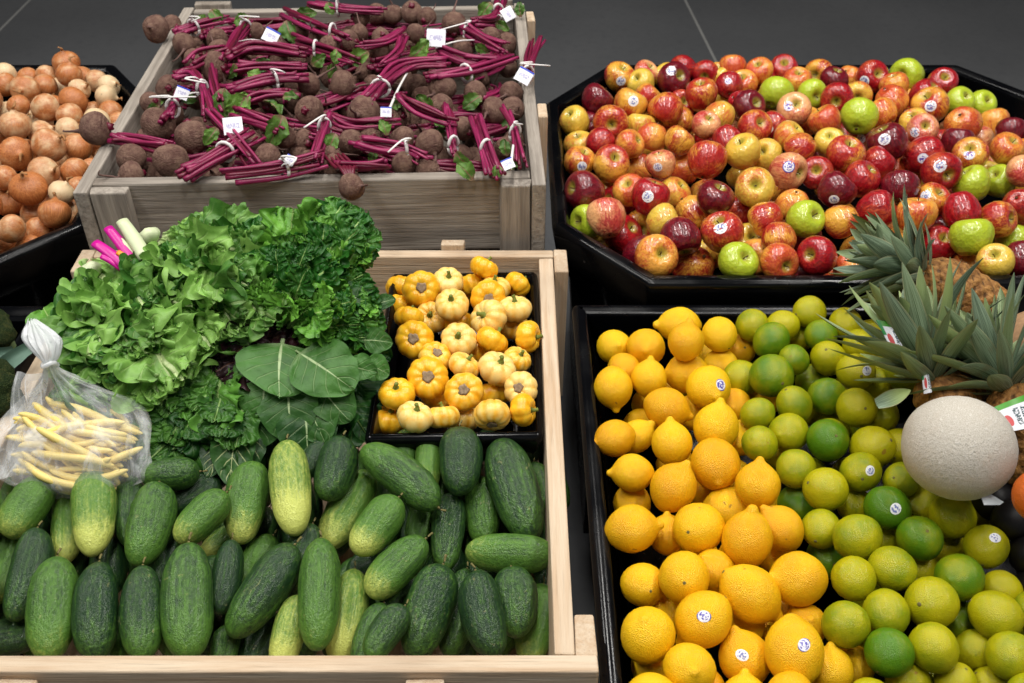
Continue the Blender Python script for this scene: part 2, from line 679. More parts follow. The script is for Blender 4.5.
def lathe(profile, segs, mod=None, sub=2):
    """profile: (r,z) from the bottom pole to the top pole"""
    pr = catmull([(a, b, 0) for a, b in profile], sub)
    verts = [(0, 0, pr[0].y)]
    for p in pr[1:-1]:
        for s in range(segs):
            t = 2 * math.pi * s / segs
            r, z = max(p.x, 0.002), p.y
            if mod:
                r, z = mod(t, r, z)
            verts.append((r * math.cos(t), r * math.sin(t), z))
    verts.append((0, 0, pr[-1].y))
    n = len(pr) - 2
    faces = []
    for s in range(segs):
        faces.append((0, 1 + (s + 1) % segs, 1 + s))
    for k in range(n - 1):
        a = 1 + k * segs
        for s in range(segs):
            faces.append((a + s, a + (s + 1) % segs, a + segs + (s + 1) % segs, a + segs + s))
    a = 1 + (n - 1) * segs
    last = len(verts) - 1
    for s in range(segs):
        faces.append((a + s, a + (s + 1) % segs, last))
    return verts, faces


def tube(pts, radii, segs=6, k=3, flat=1.0, cap=True):
    """a tube along a smoothed path; returns verts, faces, uvs"""
    P = catmull(pts, k) if k > 1 else [Vector(p) for p in pts]
    if not hasattr(radii, '__len__'):
        radii = [radii, radii]
    n = len(P)
    verts, faces, uvs = [], [], []
    up = Vector((0.03, 0.02, 1)).normalized()
    for i, p in enumerate(P):
        d = (P[min(i + 1, n - 1)] - P[max(i - 1, 0)])
        d = d.normalized() if d.length > 1e-9 else Vector((1, 0, 0))
        a = d.cross(up)
        a = a.normalized() if a.length > 1e-4 else Vector((1, 0, 0))
        b = a.cross(d)
        t = i / (n - 1) * (len(radii) - 1)
        j = min(int(t), len(radii) - 2)
        r = radii[j] + (radii[j + 1] - radii[j]) * (t - j)
        for s in range(segs):
            q = 2 * math.pi * s / segs
            verts.append(p + a * (r * math.cos(q)) + b * (r * flat * math.sin(q)))
            uvs.append((i / (n - 1), s / segs))
    for i in range(n - 1):
        for s in range(segs):
            faces.append((i * segs + s, i * segs + (s + 1) % segs, (i + 1) * segs + (s + 1) % segs, (i + 1) * segs + s))
    if cap:
        faces.append(tuple(range(segs))[::-1])
        faces.append(tuple((n - 1) * segs + s for s in range(segs)))
    return verts, faces, uvs


def box_mesh(name, sx, sy, sz, mat, bev=0.0025, wob=0.0):
    bm = bmesh.new()
    bmesh.ops.create_cube(bm, size=1)
    for v in bm.verts:
        v.co = Vector((v.co.x * sx + R.uniform(-wob, wob), v.co.y * sy + R.uniform(-wob, wob), v.co.z * sz))
    if bev:
        bmesh.ops.bevel(bm, geom=list(bm.edges), offset=bev, segments=2, affect='EDGES', profile=0.5)
    me = bpy.data.meshes.new(name)
    bm.to_mesh(me)
    bm.free()
    me.materials.append(mat)
    return me


def box(name, x0, x1, y0, y1, z0, z1, mat, parent=None, bev=0.0025, wob=0.0):
    me = box_mesh(name, x1 - x0, y1 - y0, z1 - z0, mat, bev, wob)
    return add(name, me, parent, ((x0 + x1) / 2, (y0 + y1) / 2, (z0 + z1) / 2))


def axis_rot(axis, spin=None):
    q = axis.normalized().to_track_quat('Z', 'Y')
    return q @ Quaternion((0, 0, 1), R.uniform(0, 6.283) if spin is None else spin)


def rv(s=1.0):
    return Vector((R.gauss(0, s), R.gauss(0, s), R.gauss(0, s)))


ORD = ['first', 'second', 'third', 'fourth', 'fifth', 'sixth', 'seventh', 'eighth', 'ninth', 'tenth', 'eleventh', 'twelfth', 'thirteenth', 'fourteenth',
       'fifteenth', 'sixteenth', 'seventeenth', 'eighteenth', 'nineteenth', 'twentieth']


def row_labels(items, per_row, cat, group):
    """items: (object, px, py, words on its look). Rows run from the back of the pile to the front."""
    items = sorted(items, key=lambda t: t[2])
    rows = [items[i:i + per_row] for i in range(0, len(items), per_row)]
    if len(rows) > 1 and len(rows[-1]) < per_row / 2:
        last = rows.pop()
        rows[-1] = rows[-1] + last
    for ri, row in enumerate(rows):
        row.sort(key=lambda t: t[1])
        for ci, (o, px, py, d) in enumerate(row):
            rn = 'back row' if ri == 0 else ('front row' if ri == len(rows) - 1 else ORD[ri] + ' row from back')
            cn = 'leftmost' if ci == 0 else ('rightmost' if ci == len(row) - 1 else ORD[ci] + ' from left')
            tag(o, '%s, %s in %s' % (d, cn, rn), cat, group)


# greedy pile: each fruit slides along its sight line until it no longer cuts into those already laid or the bin wall
def wall_gap(wall, q, r):
    """how far a ball of radius r reaches into the bin wall (positive = cuts in), and the push direction"""
    E, zr, lip, sl = wall
    dz = q.z - zr
    if dz > 0:
        m = lip + math.sqrt(max(r * r - dz * dz, 0.0)) * 0.95
    else:
        m = lip + r + sl * (-dz)
    g, nb = -9.0, None
    for ax_, ay_, nx, ny in E:
        d = (q.x - ax_) * nx + (q.y - ay_) * ny
        if m - d > g:
            g, nb = m - d, (nx, ny)
    return g, nb


def walls(poly, zr, lip, sl):
    E = []
    for i in range(len(poly)):
        a_, b_ = Vector(poly[i]), Vector(poly[(i + 1) % len(poly)])
        e = (b_ - a_).normalized()
        E.append((a_.x, a_.y, -e.y, e.x))
    return E, zr, lip, sl


def lay(spots, fn, rmin, rmax, rtyp, wall=None, maxpush=0.13, tol=0.98, dz=0.0, hide=0.8):
    placed = []
    order = []
    for i, s in enumerate(spots):
        p = onsurf(s[0], s[1], fn, dz)
        r = s[2] * depth(p) / F
        order.append((-r, i, p, r))
    order.sort(key=lambda t: t[0])
    out = [None] * len(spots)
    for _, i, p, r in order:
        px, py = spots[i][0], spots[i][1]
        d0 = depth(p)
        back = 0.0
        if r < rtyp * hide:
            r = rtyp * 0.92
            back = 0.016
        r0 = min(max(r, rmin), rmax)
        best, bestov = None, 1e9
        seq = [back + 0.004 * q for q in range(int(maxpush / 0.004))]
        if wall and back == 0.0:
            seq += [back - 0.004 * q for q in range(1, 24)]
        for d in seq:
            q = atd(px, py, d0 + d)
            rr = min(max(r0 * (d0 + d) / d0, rmin), rmax)
            ov = 0.0
            if wall:
                for _k in range(2):
                    g, nb = wall_gap(wall, q, rr)
                    if g > 0 and g < 0.014:
                        q = q + Vector((nb[0] * g, nb[1] * g, 0))
                g, nb = wall_gap(wall, q, rr)
                ov = max(0.0, g) * 1.5
            for c, cr in placed:
                g = tol * (rr + cr) - (q - c).length
                if g > ov:
                    ov = g
            sc = ov + abs(d) * 0.02
            if sc < bestov - 1e-6:
                best, bestov = (q, rr), sc
            if ov <= 1e-6 and d >= 0:
                break
        if wall:
            q, rr = best
            g, nb = wall_gap(wall, q, rr)
            if g > 0:
                best = (q + Vector((nb[0] * g, nb[1] * g, 0)), rr)
        placed.append(best)
        out[i] = best
    return out, placed


VIEWS = [CAM, CAM + Vector((0.22, 0, 0)), CAM + Vector((-0.22, 0, 0)), CAM + Vector((0, 0, 0.15))]


def fill(placed, fn, inside, r, layers, jit=0.25, thresh=10):
    """more of the fruit in the gaps below the top layer; only those a viewer could glimpse are kept"""
    n0 = len(placed)
    allp = list(placed)
    xs = [p[0].x for p in placed]
    ys = [p[0].y for p in placed]
    cands = []
    for L in range(layers):
        y = min(ys) - r
        k = 0
        while y < max(ys) + r:
            x = min(xs) - r + (k % 2) * r
            while x < max(xs) + r:
                q = Vector((x + R.uniform(-jit, jit) * r, y + R.uniform(-jit, jit) * r, 0))
                q.z = fn(q.x, q.y) - r * (1.15 + 1.55 * L) + R.uniform(-0.2, 0.2) * r
                if inside(q.x, q.y):
                    cands.append(q)
                x += 1.9 * r
            y += 1.65 * r
            k += 1
    for q in cands:
        if all((q - c).length > 0.93 * (r + cr) for c, cr in allp):
            allp.append((q, r))
    W, H = 256, 171
    keep = set()
    for vp in VIEWS:
        zb = np.full((H, W), 1e9)
        ib = np.full((H, W), -1, dtype=int)
        yy, xx = np.mgrid[0:H, 0:W]
        for i, (c, cr) in enumerate(allp):
            qv = c - vp
            d = qv.dot(FW)
            if d < 0.1:
                continue
            px = (512 + F * qv.dot(RT) / d) / 4
            py = (341.5 - F * qv.dot(UP) / d) / 4
            pr = F * cr / d / 4
            x0, x1 = max(int(px - pr), 0), min(int(px + pr) + 2, W)
            y0, y1 = max(int(py - pr), 0), min(int(py + pr) + 2, H)
            if x0 >= x1 or y0 >= y1:
                continue
            sx, sy = xx[y0:y1, x0:x1], yy[y0:y1, x0:x1]
            q2 = ((sx - px) ** 2 + (sy - py) ** 2) / (pr * pr)
            z = np.where(q2 < 1, d - cr * np.sqrt(np.clip(1 - q2, 0, 1)), 1e9)
            sub = zb[y0:y1, x0:x1]
            m = z < sub
            sub[m] = z[m]
            ib[y0:y1, x0:x1][m] = i
        ids, cnt = np.unique(ib, return_counts=True)
        for i, n in zip(ids, cnt):
            if i >= n0 and n >= (2 if vp is not VIEWS[0] else 1):
                keep.add(int(i))
    return [allp[i] for i in sorted(keep)]


_bvh = {}


def sticker(parent, me, dirw, ang, mat, aspect=1.0, name='sticker'):
    """a thin curved disc that follows the fruit's skin, facing dirw"""
    if me.name not in _bvh:
        _bvh[me.name] = BVHTree.FromPolygons([v.co for v in me.vertices], [tuple(p.vertices) for p in me.polygons])
    t = _bvh[me.name]
    q = parent.rotation_quaternion.inverted()
    d = (q @ dirw).normalized()
    sc = Vector(parent.scale)
    d = Vector((d.x / sc.x, d.y / sc.y, d.z / sc.z)).normalized()
    a = d.orthogonal().normalized()
    b = d.cross(a)
    verts, uvs, faces = [], [], []
    K = 12
    rings = (0.0, 0.5, 1.0)
    for rg in rings:
        for s in range(K if rg else 1):
            u = rg * math.cos(6.2832 * s / K)
            v = rg * math.sin(6.2832 * s / K) * aspect
            dd = (d + a * (u * ang) + b * (v * ang)).normalized()
            h = t.ray_cast(Vector((0, 0, 0)), dd, 5)
            p = h[0] * 1.012 if h[0] is not None else dd
            verts.append(p)
            uvs.append((u, v))
    for s in range(K):
        faces.append((0, 1 + s, 1 + (s + 1) % K))
        faces.append((1 + s, 1 + K + s, 1 + K + (s + 1) % K, 1 + (s + 1) % K))
    m = mesh('sticker', verts, faces, mat, True, uvs)
    return add(name, m, parent)

# ------------------------------------------------------------------ the setting
fl = add('floor', mesh('floor', [(-8, -3, 0), (8, -3, 0), (8, 11, 0), (-8, 11, 0)], [(0, 1, 2, 3)], M['floor'], False))
tag(fl, 'dark grey concrete shop floor behind the produce bins', 'floor', kind='structure')
for (a, b) in (((640, -90), (735, 100)), ((-60, 90), (90, -60))):
    p, q = onz(a[0], a[1], 0.0), onz(b[0], b[1], 0.0)
    d = (q - p).normalized()
    s = Vector((-d.y, d.x, 0)) * 0.006
    h = Vector((0, 0, 0.0015))
    vs = [p - s, q - s, q + s, p + s]
    vs = vs + [v + h for v in vs]
    o = add('floor_joint', mesh('floor_joint', vs, [(4, 5, 6, 7), (0, 1, 5, 4), (1, 2, 6, 5), (2, 3, 7, 6), (3, 0, 4, 7)], M['joint'], False), fl)

M['ceil'] = plain('painted_ceiling', C(84, 86, 88), 0.9, 0.1, 0.05, 1)
M['wallp'] = plain('painted_wall', C(96, 98, 100), 0.9, 0.1, 0.05, 1)
ce = add('ceiling', mesh('ceiling', [(-8, -3, 4.3), (8, -3, 4.3), (8, 11, 4.3), (-8, 11, 4.3)], [(3, 2, 1, 0)], M['ceil'], False))
tag(ce, 'plain grey shop ceiling above the produce display', 'ceiling', kind='structure')
wl = add('wall_back', mesh('wall_back', [(-8, 11, 0), (8, 11, 0), (8, 11, 4.3), (-8, 11, 4.3)], [(0, 1, 2, 3)], M['wallp'], False))
tag(wl, 'plain grey wall far behind the produce display', 'wall', kind='structure')

# ------------------------------------------------------------------ black trays


def inset(poly, d):
    n = len(poly)
    out = []
    for i in range(n):
        p0, p1, p2 = Vector(poly[i - 1]), Vector(poly[i]), Vector(poly[(i + 1) % n])
        e1, e2 = (p1 - p0).normalized(), (p2 - p1).normalized()
        n1, n2 = Vector((-e1.y, e1.x)), Vector((-e2.y, e2.x))
        m = (n1 + n2)
        m = m / max(m.dot(n1), 0.2)
        out.append(p1 + m * d)
    return out


def loft(poly, rings, closed_bottom):
    n = len(poly)
    vs, fs = [], []
    for off, z in rings:
        vs += [(p.x, p.y, z) for p in inset(poly, off)]
    for k in range(len(rings) - 1):
        for i in range(n):
            j = (i + 1) % n
            fs.append((k * n + i, k * n + j, (k + 1) * n + j, (k + 1) * n + i))
    if closed_bottom:
        fs.append(tuple((len(rings) - 1) * n + i for i in range(n)))
    return vs, fs


def round_poly(poly, r, k=4):
    n = len(poly)
    out = []
    for i in range(n):
        p0, p1, p2 = Vector(poly[i - 1]), Vector(poly[i]), Vector(poly[(i + 1) % n])
        a, b = (p0 - p1).normalized(), (p2 - p1).normalized()
        A, B = p1 + a * r, p1 + b * r
        for j in range(k + 1):
            t = j / k
            out.append(tuple(A * (1 - t) ** 2 + p1 * (2 * t * (1 - t)) + B * t * t))
    return out


def tray(name, poly, zr, dep, lip, slope, label, cat='tray', skirt=0.07, rr=0.010, group=None):
    P = round_poly(poly, rr)
    cx = sum(p[0] for p in poly) / len(poly)
    cy = sum(p[1] for p in poly) / len(poly)
    P = [(p[0] - cx, p[1] - cy) for p in P]
    o = empty(name, (cx, cy, zr - dep))
    tag(o, label, cat, group)
    zr = dep
    v, f = loft(P, [(0.018, zr - skirt - 0.012), (0.010, zr - skirt), (0.0, zr - 0.012), (0.0015, zr - 0.005), (0.006, zr - 0.001), (0.011, zr), (lip - 0.006, zr), (lip - 0.001, zr - 0.003), (lip + 0.002, zr - 0.011)], False)
    add('rim', mesh('rim', v, f, M['black']), o)
    v, f = loft(P, [(lip + 0.002, zr - 0.011), (lip + 0.012, zr - 0.05), (lip + slope, 0.012), (lip + slope + 0.02, 0.002)], True)
    v2, f2 = loft(P, [(0.018, zr - skirt - 0.012), (slope + 0.01, 0.0)], False)
    add('basin', mesh('basin', v + v2, f + [tuple(i + len(v) for i in q) for q in f2], M['black']), o)
    return o


AP = [(0.235, 1.412), (1.080, 1.412), (1.235, 1.600), (1.235, 2.120), (1.080, 2.335), (0.235, 2.335), (0.075, 2.120), (0.075, 1.600)]
tray('octagonal_tray', AP, 0.75, 0.20, 0.030, 0.06, 'black plastic octagonal bin heaped with apples')
ON = [(-1.78, 1.425), (-0.955, 1.425), (-0.795, 1.600), (-0.812, 2.120), (-0.965, 2.335), (-1.78, 2.335), (-1.93, 2.12), (-1.93, 1.60)]
tray('octagonal_tray', ON, 0.75, 0.20, 0.030, 0.06, 'black plastic octagonal bin heaped with brown onions')
LE = [(0.103, 0.50), (0.86, 0.50), (0.86, 1.398), (0.103, 1.398)]
tray('rectangular_tray', LE, 0.72, 0.20, 0.024, 0.05, 'black plastic rectangular bin holding lemons, limes and pineapples', rr=0.014)
BR = [(-1.9, 0.50), (-0.785, 0.50), (-0.785, 1.395), (-1.9, 1.395)]
tray('rectangular_tray', BR, 0.72, 0.20, 0.034, 0.05, 'black plastic rectangular bin with broccoli beside the wooden crate', rr=0.025)


def stand(x0, x1, y0, y1, ztop, label):
    o = empty('display_stand', ((x0 + x1) / 2, (y0 + y1) / 2, 0))
    hx, hy = (x1 - x0) / 2, (y1 - y0) / 2
    box('stand_top', -hx, hx, -hy, hy, ztop - 0.03, ztop, M['black'], o)
    box('stand_body', -hx + 0.04, hx - 0.04, -hy + 0.04, hy - 0.04, 0.0, ztop - 0.03, M['black'], o)
    tag(o, label, 'stand', 'black stands under the produce')


stand(0.12, 1.2, 1.46, 2.28, 0.548, 'black stand carrying the octagonal apple bin')
stand(-1.88, -0.85, 1.46, 2.28, 0.548, 'black stand carrying the octagonal onion bin')
stand(0.14, 0.82, 0.54, 1.36, 0.518, 'black stand carrying the lemon and lime bin')
stand(-1.85, -0.83, 0.54, 1.36, 0.518, 'black stand carrying the broccoli bin')
stand(-0.77, 0.09, 0.66, 1.50, 0.455, 'black stand under the crate of cucumbers')
stand(-0.78, 0.03, 1.56, 2.38, 0.545, 'black stand under the crate of beets')

# ------------------------------------------------------------------ wooden crates
cr = empty('wooden_crate', (-0.336, 1.085, 0.455))
tag(cr, 'pale pine slatted crate holding cucumbers, greens and small pumpkins', 'crate')
ox, oy, oz = -0.336, 1.085, 0.455


def fb(name, x0, x1, y0, y1, z0, z1, m, wob=0.001):
    return box(name, x0 - ox, x1 - ox, y0 - oy, y1 - oy, z0 - oz, z1 - oz, M[m], cr, 0.0025, wob)


for z0, z1 in ((0.60, 0.75), (0.47, 0.592)):
    fb('front_board', -0.77, 0.098, 0.655, 0.678, z0, z1, 'pine_x')
    fb('back_board', -0.745, 0.073, 1.492, 1.515, z0, z1 + 0.001, 'pine_x')
    fb('side_board', 0.048, 0.073, 0.679, 1.491, z0, z1 - 0.001, 'pine_y')
    fb('side_board', -0.745, -0.720, 0.679, 1.491, z0, z1 - 0.001, 'pine_y')
for x0, x1 in ((0.0735, 0.0975), (-0.770, -0.7455)):
    fb('corner_post', x0, x1, 0.6785, 0.735, 0.46, 0.748, 'pine_z')
    fb('corner_post', x0, x1, 1.445, 1.515, 0.46, 0.752, 'pine_z')
for x in (-0.098, -0.56):
    fb('batten', x - 0.022, x + 0.022, 0.633, 0.655, 0.46, 0.738, 'pine_z')
fb('batten', -0.127, -0.085, 1.515, 1.533, 0.46, 0.762, 'pine_z')
fb('batten', -0.60, -0.56, 1.515, 1.533, 0.46, 0.762, 'pine_z')
for k in range(6):
    fb('floor_slat', -0.718 + k * 0.128, -0.718 + k * 0.128 + 0.118, 0.68, 1.49, 0.456, 0.468, 'pine_y')

bc = empty('wooden_crate', (-0.366, 1.986, 0.545), math.radians(2.0))
tag(bc, 'grey weathered wooden crate heaped with bunches of beets', 'crate')


def bb(name, x0, x1, y0, y1, z0, z1, m, wob=0.001):
    return box(name, x0, x1, y0, y1, z0 - 0.545, z1 - 0.545, M[m], bc, 0.003, wob)


for z0, z1 in ((0.715, 0.865), (0.555, 0.708)):
    bb('front_board', -0.384, 0.384, -0.425, -0.400, z0, z1, 'grey_x')
    bb('back_board', -0.384, 0.384, 0.400, 0.425, z0, z1 - 0.004, 'grey_x')
    bb('side_board', -0.410, -0.385, -0.452, 0.428, z0, z1, 'grey_y')
    bb('side_board', 0.385, 0.410, -0.452, 0.428, z0, z1, 'grey_y')
bb('corner_post', -0.3845, -0.318, -0.450, -0.4255, 0.55, 0.862, 'grey_z', 0.003)
bb('corner_post', 0.330, 0.3845, -0.450, -0.4255, 0.55, 0.862, 'grey_z', 0.003)
for y in (-0.165, 0.335):
    bb('side_batten', 0.4105, 0.431, y - 0.03, y + 0.03, 0.55, 0.868, 'pine_z', 0.002)
    bb('side_batten', -0.431, -0.4105, y - 0.03, y + 0.03, 0.55, 0.842, 'grey_z', 0.002)
bb('corner_post', -0.384, -0.30, 0.4255, 0.448, 0.55, 0.872, 'grey_z', 0.002)
bb('corner_post', 0.33, 0.384, 0.4255, 0.448, 0.55, 0.872, 'grey_z', 0.002)
for k in range(6):
    bb('floor_slat', -0.38 + k * 0.128, -0.38 + k * 0.128 + 0.118, -0.398, 0.398, 0.546, 0.556, 'grey_y')

# ------------------------------------------------------------------ fruit shapes (unit radius)


def apple_mesh(seed, tall):
    rr = random.Random(seed)
    pr = [(0, -0.74), (0.10, -0.80), (0.24, -0.88), (0.46, -0.84), (0.70, -0.64), (0.90, -0.30), (1.0, 0.08), (0.98, 0.40), (0.86, 0.68), (0.64, 0.86), (0.42, 0.90), (0.24, 0.82), (0.11, 0.66), (0, 0.55)]
    pr = [(a * (1 - 0.10 * max(0, -b) * (tall - 0.9) * 4), b * tall) for a, b in pr]
    ph = rr.uniform(0, 6)
    ph2 = rr.uniform(0, 6)

    def mod(t, r, z):
        r *= 1 + 0.025 * math.cos(5 * t + ph) * (0.5 - 0.5 * z) + 0.03 * math.cos(t + ph2) + 0.015 * math.cos(2 * t + ph)
        return r, z + 0.05 * r * math.cos(t + ph)
    v, f = lathe(pr, 24, mod, 1)
    return mesh('apple', v, f, M['aB'])


APPLE = [apple_mesh(i, t) for i, t in enumerate((0.90, 0.98, 1.06, 0.94))]
v, f, u = tube([(0, 0, 0.5), (0.02, 0, 0.70), (0.07, 0.02, 0.90)], [0.028, 0.024, 0.036], 6, 3)
APPLE_STEM = mesh('stem', v, f, M['bstem'], True, u)
v, f = lathe([(0, -0.80), (0.05, -0.86), (0.09, -0.875), (0.06, -0.92), (0, -0.90)], 8, None, 1)
APPLE_CALYX = mesh('calyx', v, f, M['bstem'])


def citrus_mesh(name, prof, mat, seed):
    rr = random.Random(seed)
    ph = rr.uniform(0, 6)

    def mod(t, r, z):
        return r * (1 + 0.02 * math.cos(2 * t + ph) + 0.012 * math.cos(3 * t)), z
    v, f = lathe(prof, 22, mod, 2)
    v = [(Vector(p) * (1 + 0.02 * noise.noise(Vector(p) * 1.5 + Vector((seed * 7, 0, 0))))) for p in v]
    return mesh(name, v, f, mat)


LEM_P = [
    [(0, -1.10), (0.16, -1.08), (0.42, -0.96), (0.72, -0.70), (0.94, -0.32), (1.0, 0.05), (0.93, 0.42), (0.74, 0.74), (0.46, 0.98), (0.26, 1.12), (0.17, 1.26), (0.10, 1.34), (0, 1.36)],
    [(0, -1.05), (0.2, -1.02), (0.5, -0.88), (0.8, -0.60), (0.97, -0.22), (1.0, 0.12), (0.92, 0.48), (0.70, 0.82), (0.40, 1.04), (0.22, 1.12), (0.12, 1.20), (0, 1.22)],
    [(0, -1.22), (0.14, -1.20), (0.36, -1.06), (0.68, -0.80), (0.92, -0.40), (1.0, 0.0), (0.95, 0.4), (0.76, 0.80), (0.48, 1.10), (0.30, 1.24), (0.22, 1.40), (0.13, 1.50), (0, 1.52)]]
LEMON = [citrus_mesh('lemon', p, M['lemon'], i) for i, p in enumerate(LEM_P)]
LIM_P = [
    [(0, -1.0), (0.2, -0.99), (0.5, -0.87), (0.8, -0.58), (0.97, -0.2), (1.0, 0.1), (0.93, 0.42), (0.72, 0.74), (0.42, 0.95), (0.18, 1.02), (0.08, 1.06), (0, 1.07)],
    [(0, -1.06), (0.2, -1.04), (0.48, -0.92), (0.78, -0.64), (0.96, -0.25), (1.0, 0.1), (0.92, 0.46), (0.70, 0.80), (0.40, 1.02), (0.16, 1.10), (0.07, 1.14), (0, 1.15)]]
LIME = [citrus_mesh('lime', p, M['lime'], 10 + i) for i, p in enumerate(LIM_P)]
v, f = lathe([(0, -0.06), (0.07, -0.05), (0.095, 0.0), (0.06, 0.025), (0, 0.03)], 8, None, 1)
BUTTON = mesh('stem_button', v, f, M['nub'])

TOCAM = (CAM - Vector((0.1, 1.4, 0.75))).normalized()


# ------------------------------------------------------------------ apples
A = '''616 77 15.6 B w;645 72 13 P;642 84 12 Y;667 71 9 Y;672 79 17 D w;684 68 12 R;705 73 13.5 R;715 71 10 Y;731 67 14 O;721 77 8 O;729 86 13 R p;725 97 10 Y;701 96 16 B;741 104 14 R;720 115 15.5 Y
597 101 17 D;630 106 17.5 B w;646 98 13 B;667 109 18 B;680 121 15.5 B;706 126 14 P;573 123 13 Y;588 126 11 D;610 122 17.5 B;600 144 12.5 R;575 146 11 Y;629 145 14.5 O;652 136 12 O;679 142 15.5 B;579 162 16 B w
611 165 18.5 B;638 167 11 O;661 165 15 P w;683 169 14.5 O;707 161 20 B;710 140 13 R;727 140 10 R;640 128 8 Y;744 153 18 Y;759 72 14 O;783 68 14 R;766 80 12 R;744 84 9 O;775 94 17 G;796 83 10 O;819 71 14.5 B;833 81 12 D
811 94 15 G;837 99 16.5 R;849 78 9 O;871 78 16 R w;858 95 11 Y;907 73 17 G;748 106 16 D;793 110 17 P p;753 127 16.5 B;771 128 11 R w;825 122 16.5 O;859 118 18.5 G;788 137 15 Y;801 147 16 B;829 144 14 Y;845 156 19 B
864 139 10 P w;889 143 19.5 D w;768 156 11 Y;763 140 9 O;787 170 19 P b;817 173 12 R;877 165 11.5 R;892 170 9 O;941 85 15 R;924 96 15.5 R;891 100 17 O;883 114 12 O;894 88 9 O;907 102 8 O;931 106 18 B w
958 102 12 G;979 107 11.5 G;901 120 10 R;916 124 14 Y;922 131 15.5 P w;963 123 20 O;994 125 11 O;1011 132 14 D;979 140 15.5 P;943 146 9 R;1006 150 16.5 O;922 156 19 R p;958 144 10 D;970 156 17.5 B p;940 170 21 R w;1021 172 16 P;1022 157 8 O
861 180 18 R;899 189 19 D;972 185 19 G;1000 183 15 G;931 201 12.5 B w;961 209 18.5 R;916 216 20 O;996 220 18.5 B;1019 205 15 R;1019 226 11 O;971 238 21.5 G;1014 244 13 G;996 262 17.5 Y;1022 258 14 D;968 269 17 O;875 210 19 R
842 221 17 B;836 191 19 D w;943 234 9 D;937 246 14 R;851 269 11 O;819 256 20 R;830 277 9 O;586 191 20.5 D;613 193 8 B;630 192 14 O;650 198 19.5 R w;673 195 11.5 Y;581 222 12.5 G;607 219 19.5 P;618 204 9 R;622 236 19.5 R
640 226 13.5 B;662 222 13.5 Y;680 236 21 D;692 212 19 B;714 199 19 D;724 234 21 B w;739 216 12 R;654 258 22 O;695 267 21.5 B;738 265 20 G;708 254 10 Y;599 240 7 Y;754 188 20 Y;749 242 13 Y;766 218 17 B;793 204 17 O;804 219 19 G
778 237 17.5 B;778 262 19.5 O;758 256 9 O;802 240 10 D;800 277 10 D'''
A = [x.split() for x in A.replace('\n', ';').split(';')]
A = [(float(a[0]), float(a[1]), float(a[2]), a[3], a[4] if len(a) > 4 else '') for a in A]


def apple_fn(x, y):
    u = (x - 0.655) / 0.58
    w = (y - 1.875) / 0.46
    return 0.745 + 0.035 * max(0, 1 - u * u) * max(0, 1 - w * w)


LOOK = {'R': 'glossy red apple', 'D': 'dark crimson apple', 'B': 'red and yellow striped apple', 'Y': 'yellow blushed apple', 'O': 'orange blushed apple', 'P': 'pink blushed apple', 'G': 'bright green apple'}


def in_poly(poly, m):
    P = inset(poly, m)

    def f(x, y):
        n = len(P)
        for i in range(n):
            a, b = P[i], P[(i + 1) % n]
            if (b.x - a.x) * (y - a.y) - (b.y - a.y) * (x - a.x) < 0:
                return False
        return True
    return f


def make_apple(p, r, kind, st, listed=True):
    vi = R.randrange(4) if kind not in 'R' else R.choice((1, 2, 2))
    ax = Vector((R.gauss(0, 0.6), R.gauss(-0.1, 0.6), R.choice((1, 1, 1, -0.7, 0.2))))
    rot = axis_rot(ax)
    s = r * 1.01
    o = add('apple', APPLE[vi], None, p, rot, (s, s, s), M['a' + kind])
    up = rot @ Vector((0, 0, 1))
    if up.dot(TOCAM) > -0.1:
        add('stem', APPLE_STEM, o)
    else:
        add('calyx', APPLE_CALYX, o)
    if st:
        sticker(o, APPLE[vi], (CAM - p).normalized() + rv(0.28), 0.30, M['st_' + st])
    return o


pos, placed = lay(A, apple_fn, 0.031, 0.0395, 0.0355, walls(AP, 0.75, 0.03, 0.3))
items = []
for (px, py, rp, k, st), (p, r) in zip(A, pos):
    o = make_apple(p, r, k, st)
    items.append((o, px, py, LOOK[k] + (' with sticker' if st else '')))
row_labels(items, 12, 'apple', 'apples heaped in the octagonal bin')
for p, r in fill(pos, apple_fn, in_poly(AP, 0.085), 0.0345, 2):
    o = make_apple(p, r, R.choice('RDBBBOYP'), '')
    tag(o, 'apple mostly hidden under the top layer of the apple heap', 'apple', 'apples buried in the octagonal bin')

# ------------------------------------------------------------------ lemons and limes
L = '''614 347 17.5 e;646 347 19 e;680 325 18 180;686 342 18 80;720 335 17 s;711 352 11 e;739 350 16.5 s;613 387 19.5 278;624 369 10 e;649 379 18 85;687 373 20 185;708 387 22 e b;720 365 11 e;733 405 13 e;666 408 21 -20;692 412 10 e
615 438 19 195;636 437 14 40;672 444 20.5 95;716 428 23 80;715 463 25 e;633 473 19.5 180;673 488 23.5 60;632 504 19 85;631 529 24.5 8;667 535 19 90;698 528 25.5 s;728 508 21.5 -5;758 486 22 85;747 541 25 80;781 529 22.5 130;705 488 12 e;740 437 10 e
643 585 22 s;684 578 26 s;648 636 27.5 e;704 619 28 225 b;689 669 26 e;714 571 14 e;654 668 10 e;667 614 12 e;749 593 27.5 -40;799 579 27 180;804 626 22 e;794 650 29 275 b;745 659 26 110 w;831 671 22 90;853 665 20 -60;742 625 10 e;757 628 9 e;765 398 13 e
700 690 24 s;745 704 26 90;650 700 26 10;790 700 26 s'''
